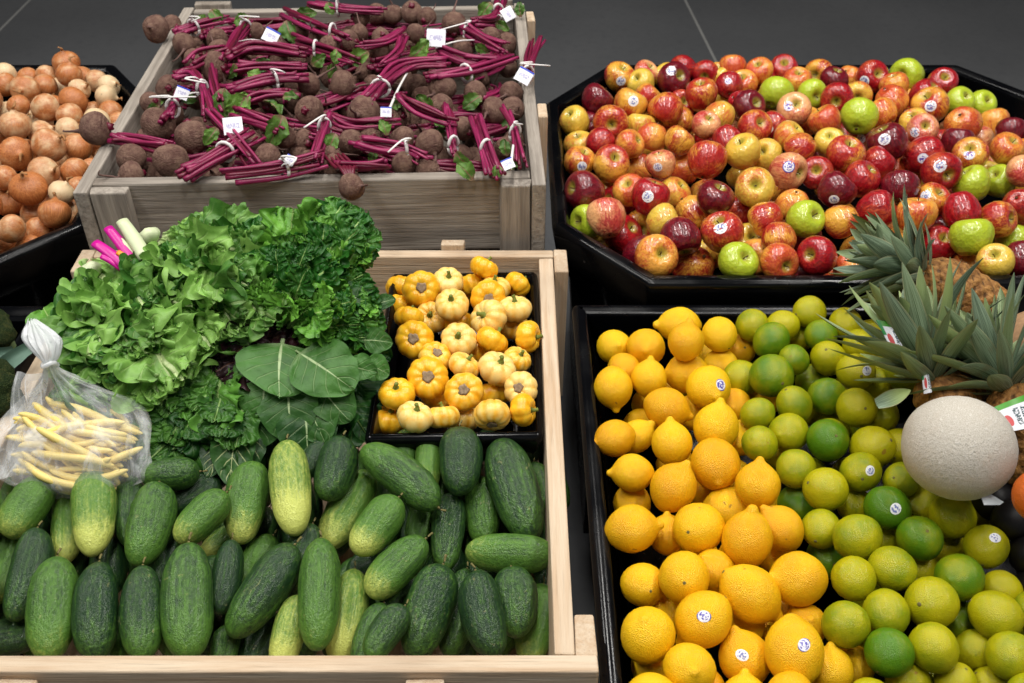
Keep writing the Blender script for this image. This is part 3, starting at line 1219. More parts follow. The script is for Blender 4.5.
M_ = '''809 312 16 y;752 325 16.5 m;771 341 18 g;783 326 10 y;799 336 13 y;821 335 16 g;845 323 16 y;860 346 17.5 y;828 358 17.5 y;794 360 15.5 g;772 376 22 g;742 378 18 m;856 372 19 y w;812 381 17 g;827 396 18.5 g;905 374 19 m;871 334 15 y;881 370 13 y;874 387 12 y;887 359 8 y
757 414 16.5 m;794 404 18 m;789 432 19.5 y;857 408 20 y;880 416 13 y;828 440 21 G;760 444 18 m;873 447 21.5 y;899 447 13 y;796 469 19.5 m;861 472 20 m w;825 489 22 y;901 480 18 m;798 504 14 G;854 504 16 m;888 508 22 G w;821 529 19.5 m;858 537 23 m
920 538 22.5 g;952 516 22.5 m;972 511 11 y;922 505 12 m;986 547 21.5 y w;944 546 12 y;893 569 22.5 m;917 569 9 y;960 577 23.5 g;1002 590 18 y;931 603 26 y;995 615 24.5 y;886 612 22.5 m;889 653 24 G;934 648 24.5 m;974 651 20 m;1010 656 24 m;908 683 22 m;956 683 20 y;991 688 20 y
854 579 22 m;845 625 23 m;827 558 13 G;880 540 10 m;1021 628 8 y;961 623 14 g;870 700 22 y;1030 695 22 m;1035 610 20 m;925 715 22 g'''


def parse(t):
    out = []
    for a in t.replace('\n', ';').split(';'):
        a = a.split()
        out.append((float(a[0]), float(a[1]), float(a[2]), a[3], a[4] if len(a) > 4 else ''))
    return out


L, LM = parse(L), parse(M_)


def citrus_fn(x, y):
    t = min(max((y - 0.62) / 0.75, 0), 1)
    return 0.718 - 0.012 * t + 0.03 * t * min(max((x - 0.28) / 0.2, 0), 1) + 0.016 * math.exp(-((x - 0.42) / 0.25) ** 2)


both = L + LM
pos, placed = lay(both, citrus_fn, 0.0235, 0.036, 0.0285, walls(LE, 0.72, 0.020, 0.22), maxpush=0.11, tol=0.96, hide=0.72)
items_l, items_m = [], []
citrus_pos = pos
for i, ((px, py, rp, a, st), (p, r)) in enumerate(zip(both, pos)):
    tc = (CAM - p).normalized()
    if i < len(L):
        if a in 'es':
            ax = (tc if a == 'e' else -tc) + rv(0.35)
            vi = 1
        else:
            t = math.radians(float(a))
            ax = RT * math.cos(t) + UP * math.sin(t) + tc * R.uniform(-0.15, 0.3)
            vi = R.choice((0, 0, 2))
        rot = axis_rot(ax)
        o = add('lemon', LEMON[vi], None, p, rot, r)
        o.color = (R.uniform(0.25, 0.9), 0, 0, 1)
        b = add('stem_button', BUTTON, o, (0, 0, {0: -1.08, 1: -1.03, 2: -1.20}[vi]), Quaternion((1, 0, 0), math.pi))
        if st:
            sticker(o, LEMON[vi], tc + rv(0.2) + RT * (0.35 if px < 720 else -0.1), 0.26, M['st_' + st], 0.8)
        lk = 'yellow lemon' + (' with sticker' if st else {'e': ', tip facing out', 's': ', stem end facing out'}.get(a, ' lying sideways'))
        items_l.append((o, px, py, lk.replace(',', '')))
    else:
        ax = (tc if R.random() < 0.5 else -tc) * R.uniform(0.2, 1) + rv(0.6)
        vi = R.randrange(2)
        rot = axis_rot(ax)
        o = add('lime', LIME[vi], None, p, rot, r)
        o.color = ({'y': R.uniform(0.78, 1.0), 'm': R.uniform(0.55, 0.78), 'g': R.uniform(0.22, 0.42), 'G': R.uniform(0.02, 0.18)}[a], 0, 0, 1)
        add('stem_button', BUTTON, o, (0, 0, {0: -0.985, 1: -1.045}[vi]), Quaternion((1, 0, 0), math.pi))
        if st:
            sticker(o, LIME[vi], tc + rv(0.15) + RT * 0.3 + UP * 0.1, 0.28, M['st_' + st], 0.85)
        lk = {'y': 'yellowish lime', 'm': 'yellow-green lime', 'g': 'green lime', 'G': 'deep green lime'}[a] + (' with sticker' if st else '')
        items_m.append((o, px, py, lk))
row_labels(items_l, 6, 'lemon', 'lemons in the rectangular bin')
row_labels(items_m, 8, 'lime', 'limes in the rectangular bin')
inside = in_poly(LE, 0.10)
for p, r in fill(pos, citrus_fn, lambda x, y: inside(x, y) and x < 0.62, 0.0275, 2):
    px, py, d = proj(p)
    lemon = px < 735 + max(0, (py - 430)) * 0.45
    ax = rv(1)
    if lemon:
        o = add('lemon', LEMON[1], None, p, axis_rot(ax), r)
        add('stem_button', BUTTON, o, (0, 0, -1.03), Quaternion((1, 0, 0), math.pi))
        tag(o, 'lemon mostly hidden under the top layer of lemons', 'lemon', 'lemons buried in the bin')
    else:
        o = add('lime', LIME[0], None, p, axis_rot(ax), r)
        add('stem_button', BUTTON, o, (0, 0, -0.985), Quaternion((1, 0, 0), math.pi))
        tag(o, 'lime mostly hidden under the top layer of limes', 'lime', 'limes buried in the bin')
    o.color = (R.uniform(0.4, 0.9), 0, 0, 1)

# ------------------------------------------------------------------ onions


def onion_mesh(seed):
    rr = random.Random(seed)
    pr = [(0, -0.84), (0.10, -0.86), (0.34, -0.84), (0.66, -0.66), (0.92, -0.30), (1.0, 0.05), (0.94, 0.38), (0.74, 0.64), (0.46, 0.80), (0.24, 0.90), (0.13, 1.04), (0, 1.08)]
    ph = rr.uniform(0, 6)

    def mod(t, r, z):
        return r * (1 + 0.03 * math.cos(2 * t + ph) + 0.02 * math.cos(3 * t + 2 * ph)), z
    v, f = lathe(pr, 20, mod, 2)
    return mesh('onion', v, f, M['onion'])


ONION = [onion_mesh(i) for i in range(3)]
NECK = []
for i in range(3):
    rr = random.Random(40 + i)
    v, f, u = tube([(0, 0, 0.92), (0.02, 0, 1.12), (rr.uniform(-.15, .15), rr.uniform(-.15, .15), 1.3), (rr.uniform(-.35, .35), rr.uniform(-.35, .35), 1.46)], [0.17, 0.11, 0.10, 0.05], 7, 3, 0.6)
    v = [Vector(p) + Vector((rr.gauss(0, .015), rr.gauss(0, .015), rr.gauss(0, .02))) for p in v]
    NECK.append(mesh('dry_neck', v, f, M['onion_dry'], True, u))
ON_S = '''69 60 13 u;69 75 13 .3;82 78 9 .3;6 74 11 .9;5 85 9 .3;28 79 10 .3;48 74 11 .4;25 89 14 .4;45 85 10 .3;60 90 10 .9;79 90 11 .6;73 101 14 .0;97 81 10 .5;114 85 11 .9;106 96 11.5 .9;45 108 14.5 .5;19 106 11 .3;11 113 11 .9;15 126 16 .5;41 123 12.5 .9
70 116 13 .4;67 129 12 .7;97 123 15 .9;95 113 8 .4;111 113 10 .3;29 113 9 .9;48 146 17 .4;15 154 17 .2;78 147 14.5 .3;43 173 16 .5;29 189 18 .1;74 171 14 .3;4 178 13 .3;61 193 13 .9;8 203 12.5 .2;55 214 16 .2;35 214 10 .4;12 229 14.5 .4;40 232 15 .3;70 214 8 .4;2 244 9 .3;13 248 9 .3
-12 100 14 .4;-10 135 15 .3;-14 165 15 .5;-12 205 15 .3;-14 235 14 .3;-8 70 12 .5;30 250 10 .3;88 190 11 .3;92 170 12 .3;110 140 12 .4;120 125 11 .4'''
ONL = []
for a in ON_S.replace('\n', ';').split(';'):
    a = a.split()
    ONL.append((float(a[0]), float(a[1]), float(a[2]), a[3]))


def onion_fn(x, y):
    u = (x + 1.36) / 0.58
    w = (y - 1.88) / 0.47
    return 0.735 + 0.055 * max(0, 1 - u * u) * max(0, 1 - w * w)


pos, _ = lay(ONL, onion_fn, 0.024, 0.037, 0.030, walls(ON, 0.75, 0.03, 0.3))
items = []


def make_onion(p, r, c):
    tc = (CAM - p).normalized()
    ax = Vector((0, -0.1, 1)) if c == 'u' else Vector((0, 0, 0.5)) + rv(0.7) + tc * R.choice((0.5, -0.6))
    i = R.randrange(3)
    o = add('onion', ONION[i], None, p, axis_rot(ax), r)
    o.color = (0.2 if c == 'u' else float(c), 0, 0, 1)
    add('dry_neck', NECK[i], o)
    return o


for (px, py, rp, c), (p, r) in zip(ONL, pos):
    o = make_onion(p, r, c)
    cc = 0.2 if c == 'u' else float(c)
    items.append((o, px, py, 'upright brown onion with dry neck' if c == 'u' else ('pale cream onion' if cc > 0.7 else ('tan brown onion' if cc > 0.35 else 'copper brown onion'))))
row_labels(items, 7, 'onion', 'onions heaped in the octagonal bin')
ino = in_poly(ON, 0.08)
for p, r in fill(pos, onion_fn, ino, 0.030, 2):
    if p.x > -1.45:
        o = make_onion(p, r, str(R.uniform(0.1, 0.6)))
        tag(o, 'onion mostly hidden under the top layer of onions', 'onion', 'onions buried in the bin')

# ------------------------------------------------------------------ small pumpkins on their tray


def pumpkin_mesh(seed, n):
    rr = random.Random(seed)
    pr = [(0, -0.52), (0.12, -0.56), (0.34, -0.64), (0.62, -0.60), (0.86, -0.40), (1.0, -0.05), (0.96, 0.26), (0.80, 0.50), (0.56, 0.62), (0.34, 0.60), (0.18, 0.52), (0, 0.47)]
    ph = rr.uniform(0, 6)
    ribs = []
    pp = catmull([(a, b, 0) for a, b in pr], 2)

    def mod(t, r, z):
        c = abs(math.cos(n * (t + ph) / 2))
        k = 1 - 0.075 * (1 - c) ** 2 * min(1, r * 2)
        ribs.append(c)
        return r * k * (1 + 0.03 * math.cos(2 * t + ph)), z * (1 - 0.06 * (1 - c))
    v, f = lathe(pr, 54, mod, 2)
    ribs = [0.5] + ribs + [0.5]
    return mesh('mini_pumpkin', v, f, M['pumpkin'], True, None, ('rib', ribs))


PUMP = [pumpkin_mesh(i, n) for i, n in enumerate((9, 8, 10))]
v, f = lathe([(0, 0.40), (0.14, 0.45), (0.26, 0.54), (0.28, 0.60), (0.19, 0.63), (0.08, 0.59), (0, 0.60)], 14, lambda t, r, z: (r * (1 + 0.15 * math.cos(5 * t) + .1 * math.cos(3 * t + 1)), z), 1)
SCAR = mesh('stem_scar', v, f, M['scar'])
v, f, u = tube([(0, 0, 0.42), (0, 0, 0.60), (0.03, 0, 0.74), (0.10, 0.03, 0.88)], [0.26, 0.14, 0.10, 0.13], 6, 3)
PSTEM = mesh('stem', v, f, M['gstem'], True, u)
PU = '''484 268 13.5 0 n;421 289 17.5 .1 s;401 289 9 .2 n;448 282 15 .8 g;472 286 9 .2 n;495 289 15 .6 n;517 285 13.5 .15 n;452 305 16.5 .7 g;488 298 17 .25 s;515 309 15.5 .8 g;401 306 10 .1 n;409 318 14 0 n;431 318 16 .6 g;489 318 18 .75 g;458 323 10 .3 n
459 340 17 .75 g;415 340 18.5 .1 s;492 341 16 .2 n;528 337 15.5 .2 r;514 327 12 .6 n;435 358 16 .4 s;464 366 15 .6 g;477 355 9 .3 n;517 360 14 .5 n;497 369 18 .9 g;428 378 20 .2 s;464 392 18.5 .35 s;521 389 16.5 .8 s;492 395 11 .2 n
397 394 17 .15 g;437 397 11 .4 n;523 410 16 .05 r;492 415 18 .6 d;443 417 15.5 .5 n;415 417 17 .8 g;389 420 12 .2 n;463 418 10 .6 n'''
PUL = []
for a in PU.replace('\n', ';').split(';'):
    a = a.split()
    PUL.append((float(a[0]), float(a[1]), float(a[2]), float(a[3]), a[4]))
pt_z = 0.735
pa, pb, pc_, pd = onz(366, 439, pt_z), onz(544, 436, pt_z), onz(538, 270, pt_z), onz(389, 272, pt_z)
PT = [(-0.2145, pa.y), (0.046, pb.y), (0.046, pc_.y), (-0.2145, pd.y)]
tray('shallow_tray', PT, pt_z, 0.07, 0.012, 0.012, 'shallow black tray of small yellow pumpkins in the pine crate', skirt=0.04, rr=0.012)
# the produce box the shallow tray stands on, hidden below the greens
pl = empty('support_box', (-0.084, (pa.y + pc_.y) / 2, 0.469))
box('box_body', -0.125, 0.125, -0.19, 0.19, 0.0, 0.192, M['pine_x'], pl)
tag(pl, 'plain box lifting the shallow pumpkin tray inside the pine crate', 'box')


def pump_fn(x, y):
    return 0.742 + 0.012 * math.exp(-((x + 0.08) / 0.1) ** 2)


pos, _ = lay(PUL, pump_fn, 0.019, 0.0315, 0.0265, None, maxpush=0.06, tol=0.92)
items = []
for (px, py, rp, cc, k), (p, r) in zip(PUL, pos):
    tc = (CAM - p).normalized()
    ax = {'s': tc * 0.8 + UP * 0.25 + rv(0.18), 'g': tc * 0.6 + UP * 0.55 + rv(0.2), 'n': -tc * 0.2 + UP * 0.9 + rv(0.45), 'r': RT + tc * 0.35, 'd': -UP * 0.8 + tc * 0.5}[k]
    i = R.randrange(3)
    o = add('mini_pumpkin', PUMP[i], None, p, axis_rot(ax), r * 1.08)
    o.color = (cc, 0, 0, 1)
    if k in 'sd':
        add('stem_scar', SCAR, o)
    else:
        add('stem', PSTEM, o)
    lk = ('cream' if cc > 0.65 else 'pale yellow' if cc > 0.4 else 'golden yellow') + ' mini pumpkin' + {'s': ' with corky scar', 'd': ' with corky scar', 'g': ' with green stub', 'r': ' stem turned right', 'n': ''}[k]
    items.append((o, px, py, lk))
row_labels(items, 6, 'pumpkin', 'small pumpkins on the shallow tray')

# ------------------------------------------------------------------ cucumbers


def cuke_mesh(seed, bend, taper):
    rr = random.Random(seed)
    pr = []
    K = 12
    for i in range(K + 1):
        z = -math.cos(math.pi * i / K)
        z = math.copysign(abs(z) ** 0.9, z)
        r = max(1 - abs(z) ** 2.7, 0) ** 0.5 * (1 + taper * z)
        pr.append((r, z))
    ph = rr.uniform(0, 6)

    def mod(t, r, z):
        return r * (1 + 0.03 * math.cos(3 * t + ph) + 0.02 * math.cos(2 * t)), z
    v, f = lathe(pr, 22, mod, 2)
    out = []
    for p in v:
        p = Vector(p)
        n3 = noise.noise(Vector((p.x * 2.2, p.y * 2.2, p.z * 5)) + Vector((seed * 3.1, 0, 0)))
        p.x *= 1 + 0.045 * n3
        p.y *= 1 + 0.045 * n3
        p.x += bend * (0.6 - p.z * p.z)
        out.append(p)
    return mesh('cucumber', out, f, M['cuke'])


CUKE = [cuke_mesh(0, 0.0, 0.05), cuke_mesh(1, 0.18, 0.08), cuke_mesh(2, -0.12, -0.04), cuke_mesh(3, 0.08, 0.12)]
v, f, u = tube([(0, 0, 0.0), (0.0, 0, 0.5), (0.25, 0, 1.0)], [0.16, 0.10, 0.12], 6, 2)
CNUB = mesh('stem_nub', v, f, M['nub'], True, u)
# px py half-width half-length angle tone(0 dark..1 pale) tip-lightness layer
CU = '''0 500 15 26 90 .3 .3 1;28 506 21 30 55 .35 .4 0;66 524 15 38 90 .5 .5 1;93 513 21 42 90 .55 .7 0;130 511 16 35 90 .12 .1 1;149 524 22 43 75 .25 .2 0;170 474 17 22 5 .2 .1 0;194 495 17 22 30 .05 0 1;202 517 18.5 35 45 .35 .5 0;247 502 21 41 80 .35 .6 0
291 487 20.5 47 95 .7 .9 0;5 565 15 40 75 .35 .3 1;27 574 19.5 48 75 .08 .1 0;53 608 24 52 85 .3 .3 0;97 610 22 49 88 .05 .15 0;142 612 20.5 47 90 .1 .25 0;188 600 25.5 58 90 .22 .2 0;226 577 16 38 80 .05 0 1;256 565 18 34 60 .35 .2 1;264 590 23 56 55 .1 .2 0
222 541 12 26 35 .5 .6 2;7 638 19 24 10 .1 0 1;289 633 17 40 75 .7 .7 1;262 645 20 26 60 .05 0 2;226 648 14 24 80 .2 .1 2;335 469 20.5 32 75 .1 .1 0;400 476 20 48 -38 .25 .15 0;404 452 13 22 80 .3 .2 1;428 465 13.5 28 90 .45 .3 1;460 461 21 33 90 .08 .05 0
487 450 13 20 90 .1 0 2;515 489 24.5 53 108 .12 .1 0;539 486 12 24 100 .2 .1 1;348 509 20 44 60 .5 .5 1;377 526 21 34 52 .4 .7 0;397 567 20.5 40 45 .3 .6 0;448 532 17 39 85 .1 .2 1;482 511 18.5 34 95 .25 .15 1;510 553 19.5 45 -2 .35 .3 0
319 593 21.5 56 88 .3 .2 0;347 615 20 48 80 .65 .7 1;386 632 17 32 55 .12 .2 0;392 602 20 34 45 .15 .1 1;428 611 25 49 72 .12 .1 0;458 612 18 45 78 .15 .1 1;484 614 21.5 44 103 .06 .05 0;515 602 21.5 30 95 .15 .1 0;536 625 20 42 80 .35 .4 1
519 452 15 24 20 .05 0 2;369 563 15 26 40 .05 0 2;302 519 20 34 80 .1 0 2;419 523 13 28 80 .3 0 2;315 458 13 22 60 .05 0 2;180 545 16 34 70 .1 0 3;110 560 18 36 85 .1 0 3;70 560 16 36 80 .1 0 3;300 560 18 38 70 .1 0 3;480 560 18 36 85 .1 0 3;440 575 18 34 60 .1 0 3;550 580 16 36 90 .1 0 3
375 600 18 40 70 .1 0 3;240 620 18 36 80 .1 0 3;165 560 18 36 90 .1 0 3;30 540 17 34 70 .1 0 2;545 530 16 34 90 .1 0 3;210 480 15 30 40 .05 0 3;-30 600 22 48 80 .2 .2 0;-25 540 20 40 70 .3 .2 0'''


def cuke_fn(x, y):
    t = min(max((y - 0.68) / 0.3, 0), 1)
    return 0.690 + 0.030 * t


seg = []
items = []


def segdist(a0, a1, b0, b1):
    best = 9.0
    for i in range(7):
        p = a0.lerp(a1, i / 6)
        d = b1 - b0
        t = min(max((p - b0).dot(d) / d.length_squared, 0), 1)
        best = min(best, (p - b0 - d * t).length)
    for i in range(7):
        p = b0.lerp(b1, i / 6)
        d = a1 - a0
        t = min(max((p - a0).dot(d) / d.length_squared, 0), 1)
        best = min(best, (p - a0 - d * t).length)
    return best


cl = []
for a in CU.replace('\n', ';').split(';'):
    cl.append([float(x) for x in a.split()])
for gy in range(4):
    for gx in range(14):
        cl.append([10 + gx * 41 + R.uniform(-12, 12), 486 + gy * 48 + R.uniform(-8, 8), 18, 36, R.uniform(50, 120), R.uniform(0, 0.25), 0.1, 4])
order = sorted(range(len(cl)), key=lambda i: (cl[i][7], -cl[i][1]))
for i in order:
    px, py, hw, hl, an, tone, tip, lay_ = cl[i]
    an = math.radians(an)
    core = max(hl - hw * 0.75, 2)
    best, bo = None, 9
    d = lay_ * 0.012
    while d < (0.13 if lay_ < 4 else 0.16):
        c0 = onsurf(px, py, cuke_fn)
        D = depth(c0) + d
        c = atd(px, py, D)
        # lie on a gently forward-tipping bed
        nrm = Vector((0, -0.28, 1)).normalized()

        def hit(qx, qy):
            v_ = ray(qx, qy)
            return CAM + v_ * ((c - CAM).dot(nrm) / v_.dot(nrm))
        e = hit(px + math.cos(an) * hl, py - math.sin(an) * hl) - hit(px - math.cos(an) * hl, py + math.sin(an) * hl)
        Lh = e.length / 2
        ax = e.normalized()
        r = hw * D / F
        Lh = min(max(Lh, r * 1.7), 0.085)
        a0, a1 = c - ax * max(Lh - r * 0.8, 0.002), c + ax * max(Lh - r * 0.8, 0.002)
        ov = 0
        for (b0, b1, br) in seg:
            g = 0.90 * (r + br) - segdist(a0, a1, b0, b1)
            ov = max(ov, g)
        # keep clear of the front board
        if ov < bo - 1e-5:
            best, bo = (c, ax, Lh, r, a0, a1), ov
        if ov <= 0:
            break
        d += 0.004
    c, ax, Lh, r, a0, a1 = best
    if lay_ == 4 and bo > 0.012:
        continue
    ext = abs(ax.y) * Lh + r * 0.4
    sh = 0.680 + ext - c.y
    if sh > 0:
        c = c + Vector((0, sh, 0))
        a0 = a0 + Vector((0, sh, 0))
        a1 = a1 + Vector((0, sh, 0))
    seg.append((a0, a1, r))
    vi = R.randrange(4)
    o = add('cucumber', CUKE[vi], None, c, axis_rot(ax), (r, r, Lh))
    o.color = (tone, tip, 0, 1)
    add('stem_nub', CNUB, o, ({0: 0, 1: -0.07, 2: 0.05, 3: -0.03}[vi], 0, 0.985), None, (0.5, 0.5, 0.5 * r / Lh))
    lk = ('pale green' if tone > 0.5 else 'mid green' if tone > 0.22 else 'dark green') + (' light-tipped' if tip >= 0.5 else '') + (' stubby' if hl < 32 else '') + ' cucumber'
    if lay_ == 4:
        tag(o, 'cucumber mostly hidden under the top layer of cucumbers', 'cucumber', 'cucumbers buried in the pine crate')
    else:
        items.append((o, px, py, lk))
row_labels(items, 10, 'cucumber', 'pickling cucumbers in the pine crate')

# ------------------------------------------------------------------ beets in bunches


def beet_mesh(seed):
    rr = random.Random(seed)
    pr = [(0, -1.06), (0.10, -1.02), (0.24, -0.94), (0.52, -0.80), (0.82, -0.50), (0.98, -0.10), (0.98, 0.28), (0.82, 0.62), (0.54, 0.82), (0.30, 0.90), (0.14, 0.98), (0, 1.0)]
    ph = rr.uniform(0, 6)

    def mod(t, r, z):
        return r * (1 + 0.04 * math.cos(2 * t + ph) + 0.03 * math.cos(3 * t + 2 * ph)), z
    v, f = lathe(pr, 20, mod, 2)
    v = [Vector(p) * (1 + 0.05 * noise.noise(Vector(p) * 1.6 + Vector((seed * 5, 0, 0)))) for p in v]
    return mesh('beet', v, f, M['beet'])


BEET = [beet_mesh(i) for i in range(4)]
TAP = []
for i in range(4):
    rr = random.Random(70 + i)
    a, b = rr.uniform(-.5, .5), rr.uniform(-.5, .5)
    v, f, u = tube([(0, 0, -0.92), (0.02, 0, -1.15), (a * 0.5, b * 0.5, -1.5), (a * 1.4, b * 1.4, -2.0 - 0.5 * rr.random()), (a * 2.4, b * 2.4, -2.4)], [0.20, 0.12, 0.08, 0.055, 0.03], 6, 3)
    TAP.append(mesh('taproot', v, f, M['taproot'], True, u))
v, f = lathe([(0, 0.8), (0.30, 0.86), (0.26, 1.0), (0.20, 1.14), (0.14, 1.16), (0, 1.12)], 9, lambda t, r, z: (r * (1 + .25 * math.cos(4 * t)), z + 0.06 * math.cos(3 * t)), 1)
CROWN = mesh('leaf_stubs', v, f, M['stem'], True, [(0.5, 0.5)] * len(v))


def beet_fn(x, y):
    u = (x + 0.366) / 0.42
    w = (y - 1.986) / 0.43
    return 0.862 + 0.035 * max(0, 1 - u * u) * max(0, 1 - w * w)


def leaf_grid(L, W, prof, nu, nv, ruffle, freq, arch, cup, jag, seed, curl=0.0, fold=0.0, edge=1.6):
    """a leaf in its own frame: y along the rib, x across, z out of the face"""
    rr = random.Random(seed)
    off = Vector((rr.uniform(0, 99), rr.uniform(0, 99), rr.uniform(0, 99)))
    ph = rr.uniform(0, 6)
    sw = rr.uniform(-0.12, 0.12)
    verts, uvs, faces = [], [], []
    for i in range(nu + 1):
        u = i / nu
        w0 = prof(u)
        for j in range(nv + 1):
            v = -1 + 2 * j / nv
            e = abs(v) ** edge
            q = Vector((u * 3.0, v * 1.5, 0)) + off
            n1 = noise.noise(q)
            n2 = noise.noise(q * 2.7)
            # frills run round the margin: th is the place along it, rho how near the margin is
            th = math.atan2(v, (u - 0.5) * 1.8)
            rho = min(1.0, max(abs(v), (u - 0.5) / 0.5))
            e = rho ** edge
            am = 0.55 + 0.45 * noise.noise(Vector((th * 3.0, 0, 9)) + off)
            p1 = freq * th + ph + 2.6 * noise.noise(Vector((th * 2.0, 4, 0)) + off)
            p2 = p1 * 2.3 + 1.7
            fr = e * (0.35 + 0.65 * w0) * ruffle * L
            w = W * w0 * (1 + jag * (0.5 * n2 + 0.35 * math.sin(p1 * 0.5 + 1)) * e)
            x = v * w
            y = u * L
            z = arch * L * math.sin(math.pi * min(u * 1.05, 1)) - curl * L * u * u
            z += cup * W * v * v * w0
            z += fr * am * math.sin(p1) + 0.45 * fr * e * math.sin(p2) + ruffle * L * (0.9 * n1 + 0.5 * n2) * min(1, u * 3)
            y += 0.45 * fr * am * math.sin(2 * p1 + 0.6)
            x += (0.30 * fr * am * math.cos(p1) + 0.3 * fr * e * math.cos(p2)) * (1 if v > 0 else -1)
            x += sw * L * u * u
            if fold:
                z += fold * abs(x)
            verts.append((x, y, z))
            uvs.append((u, v))
    for i in range(nu):
        for j in range(nv):
            a = i * (nv + 1) + j
            faces.append((a, a + 1, a + nv + 2, a + nv + 1))
    return verts, faces, uvs


def leaf_obj(name, mat, base, tip, face, data, parent, tone=0.5):
    """puts a leaf mesh so that its rib runs base -> tip and its upper face looks along `face`"""
    v, f, u = data
    y = (tip - base).normalized()
    x = y.cross(face).normalized()
    z = x.cross(y)
    m = Matrix((x, y, z)).transposed()
    me = mesh(name, v, f, mat, True, u)
    o = bpy.data.objects.new(name, me)
    COL.objects.link(o)
    o.color = (tone, 0, 0, 1)
    q = m.to_quaternion()
    if parent is not None:
        o.parent = parent
        o.location = base - parent.location
    else:
        o.location = base
    o.rotation_mode = 'QUATERNION'
    o.rotation_quaternion = q
    return o


P_OVAL = lambda u: max(0.0, math.sin(math.pi * min(1, 0.04 + u * 0.96))) ** 0.7
P_LET = lambda u: 0.20 + 0.80 * min(1, (u / 0.55)) ** 1.1 if u < 0.86 else (1.0 - ((u - 0.86) / 0.14) ** 2 * 0.45)
P_COL = lambda u: 0.05 if u < 0.12 else max(0.02, math.sin(math.pi * min(1, ((u - 0.12) / 0.88) ** 0.75)) ** 0.55)

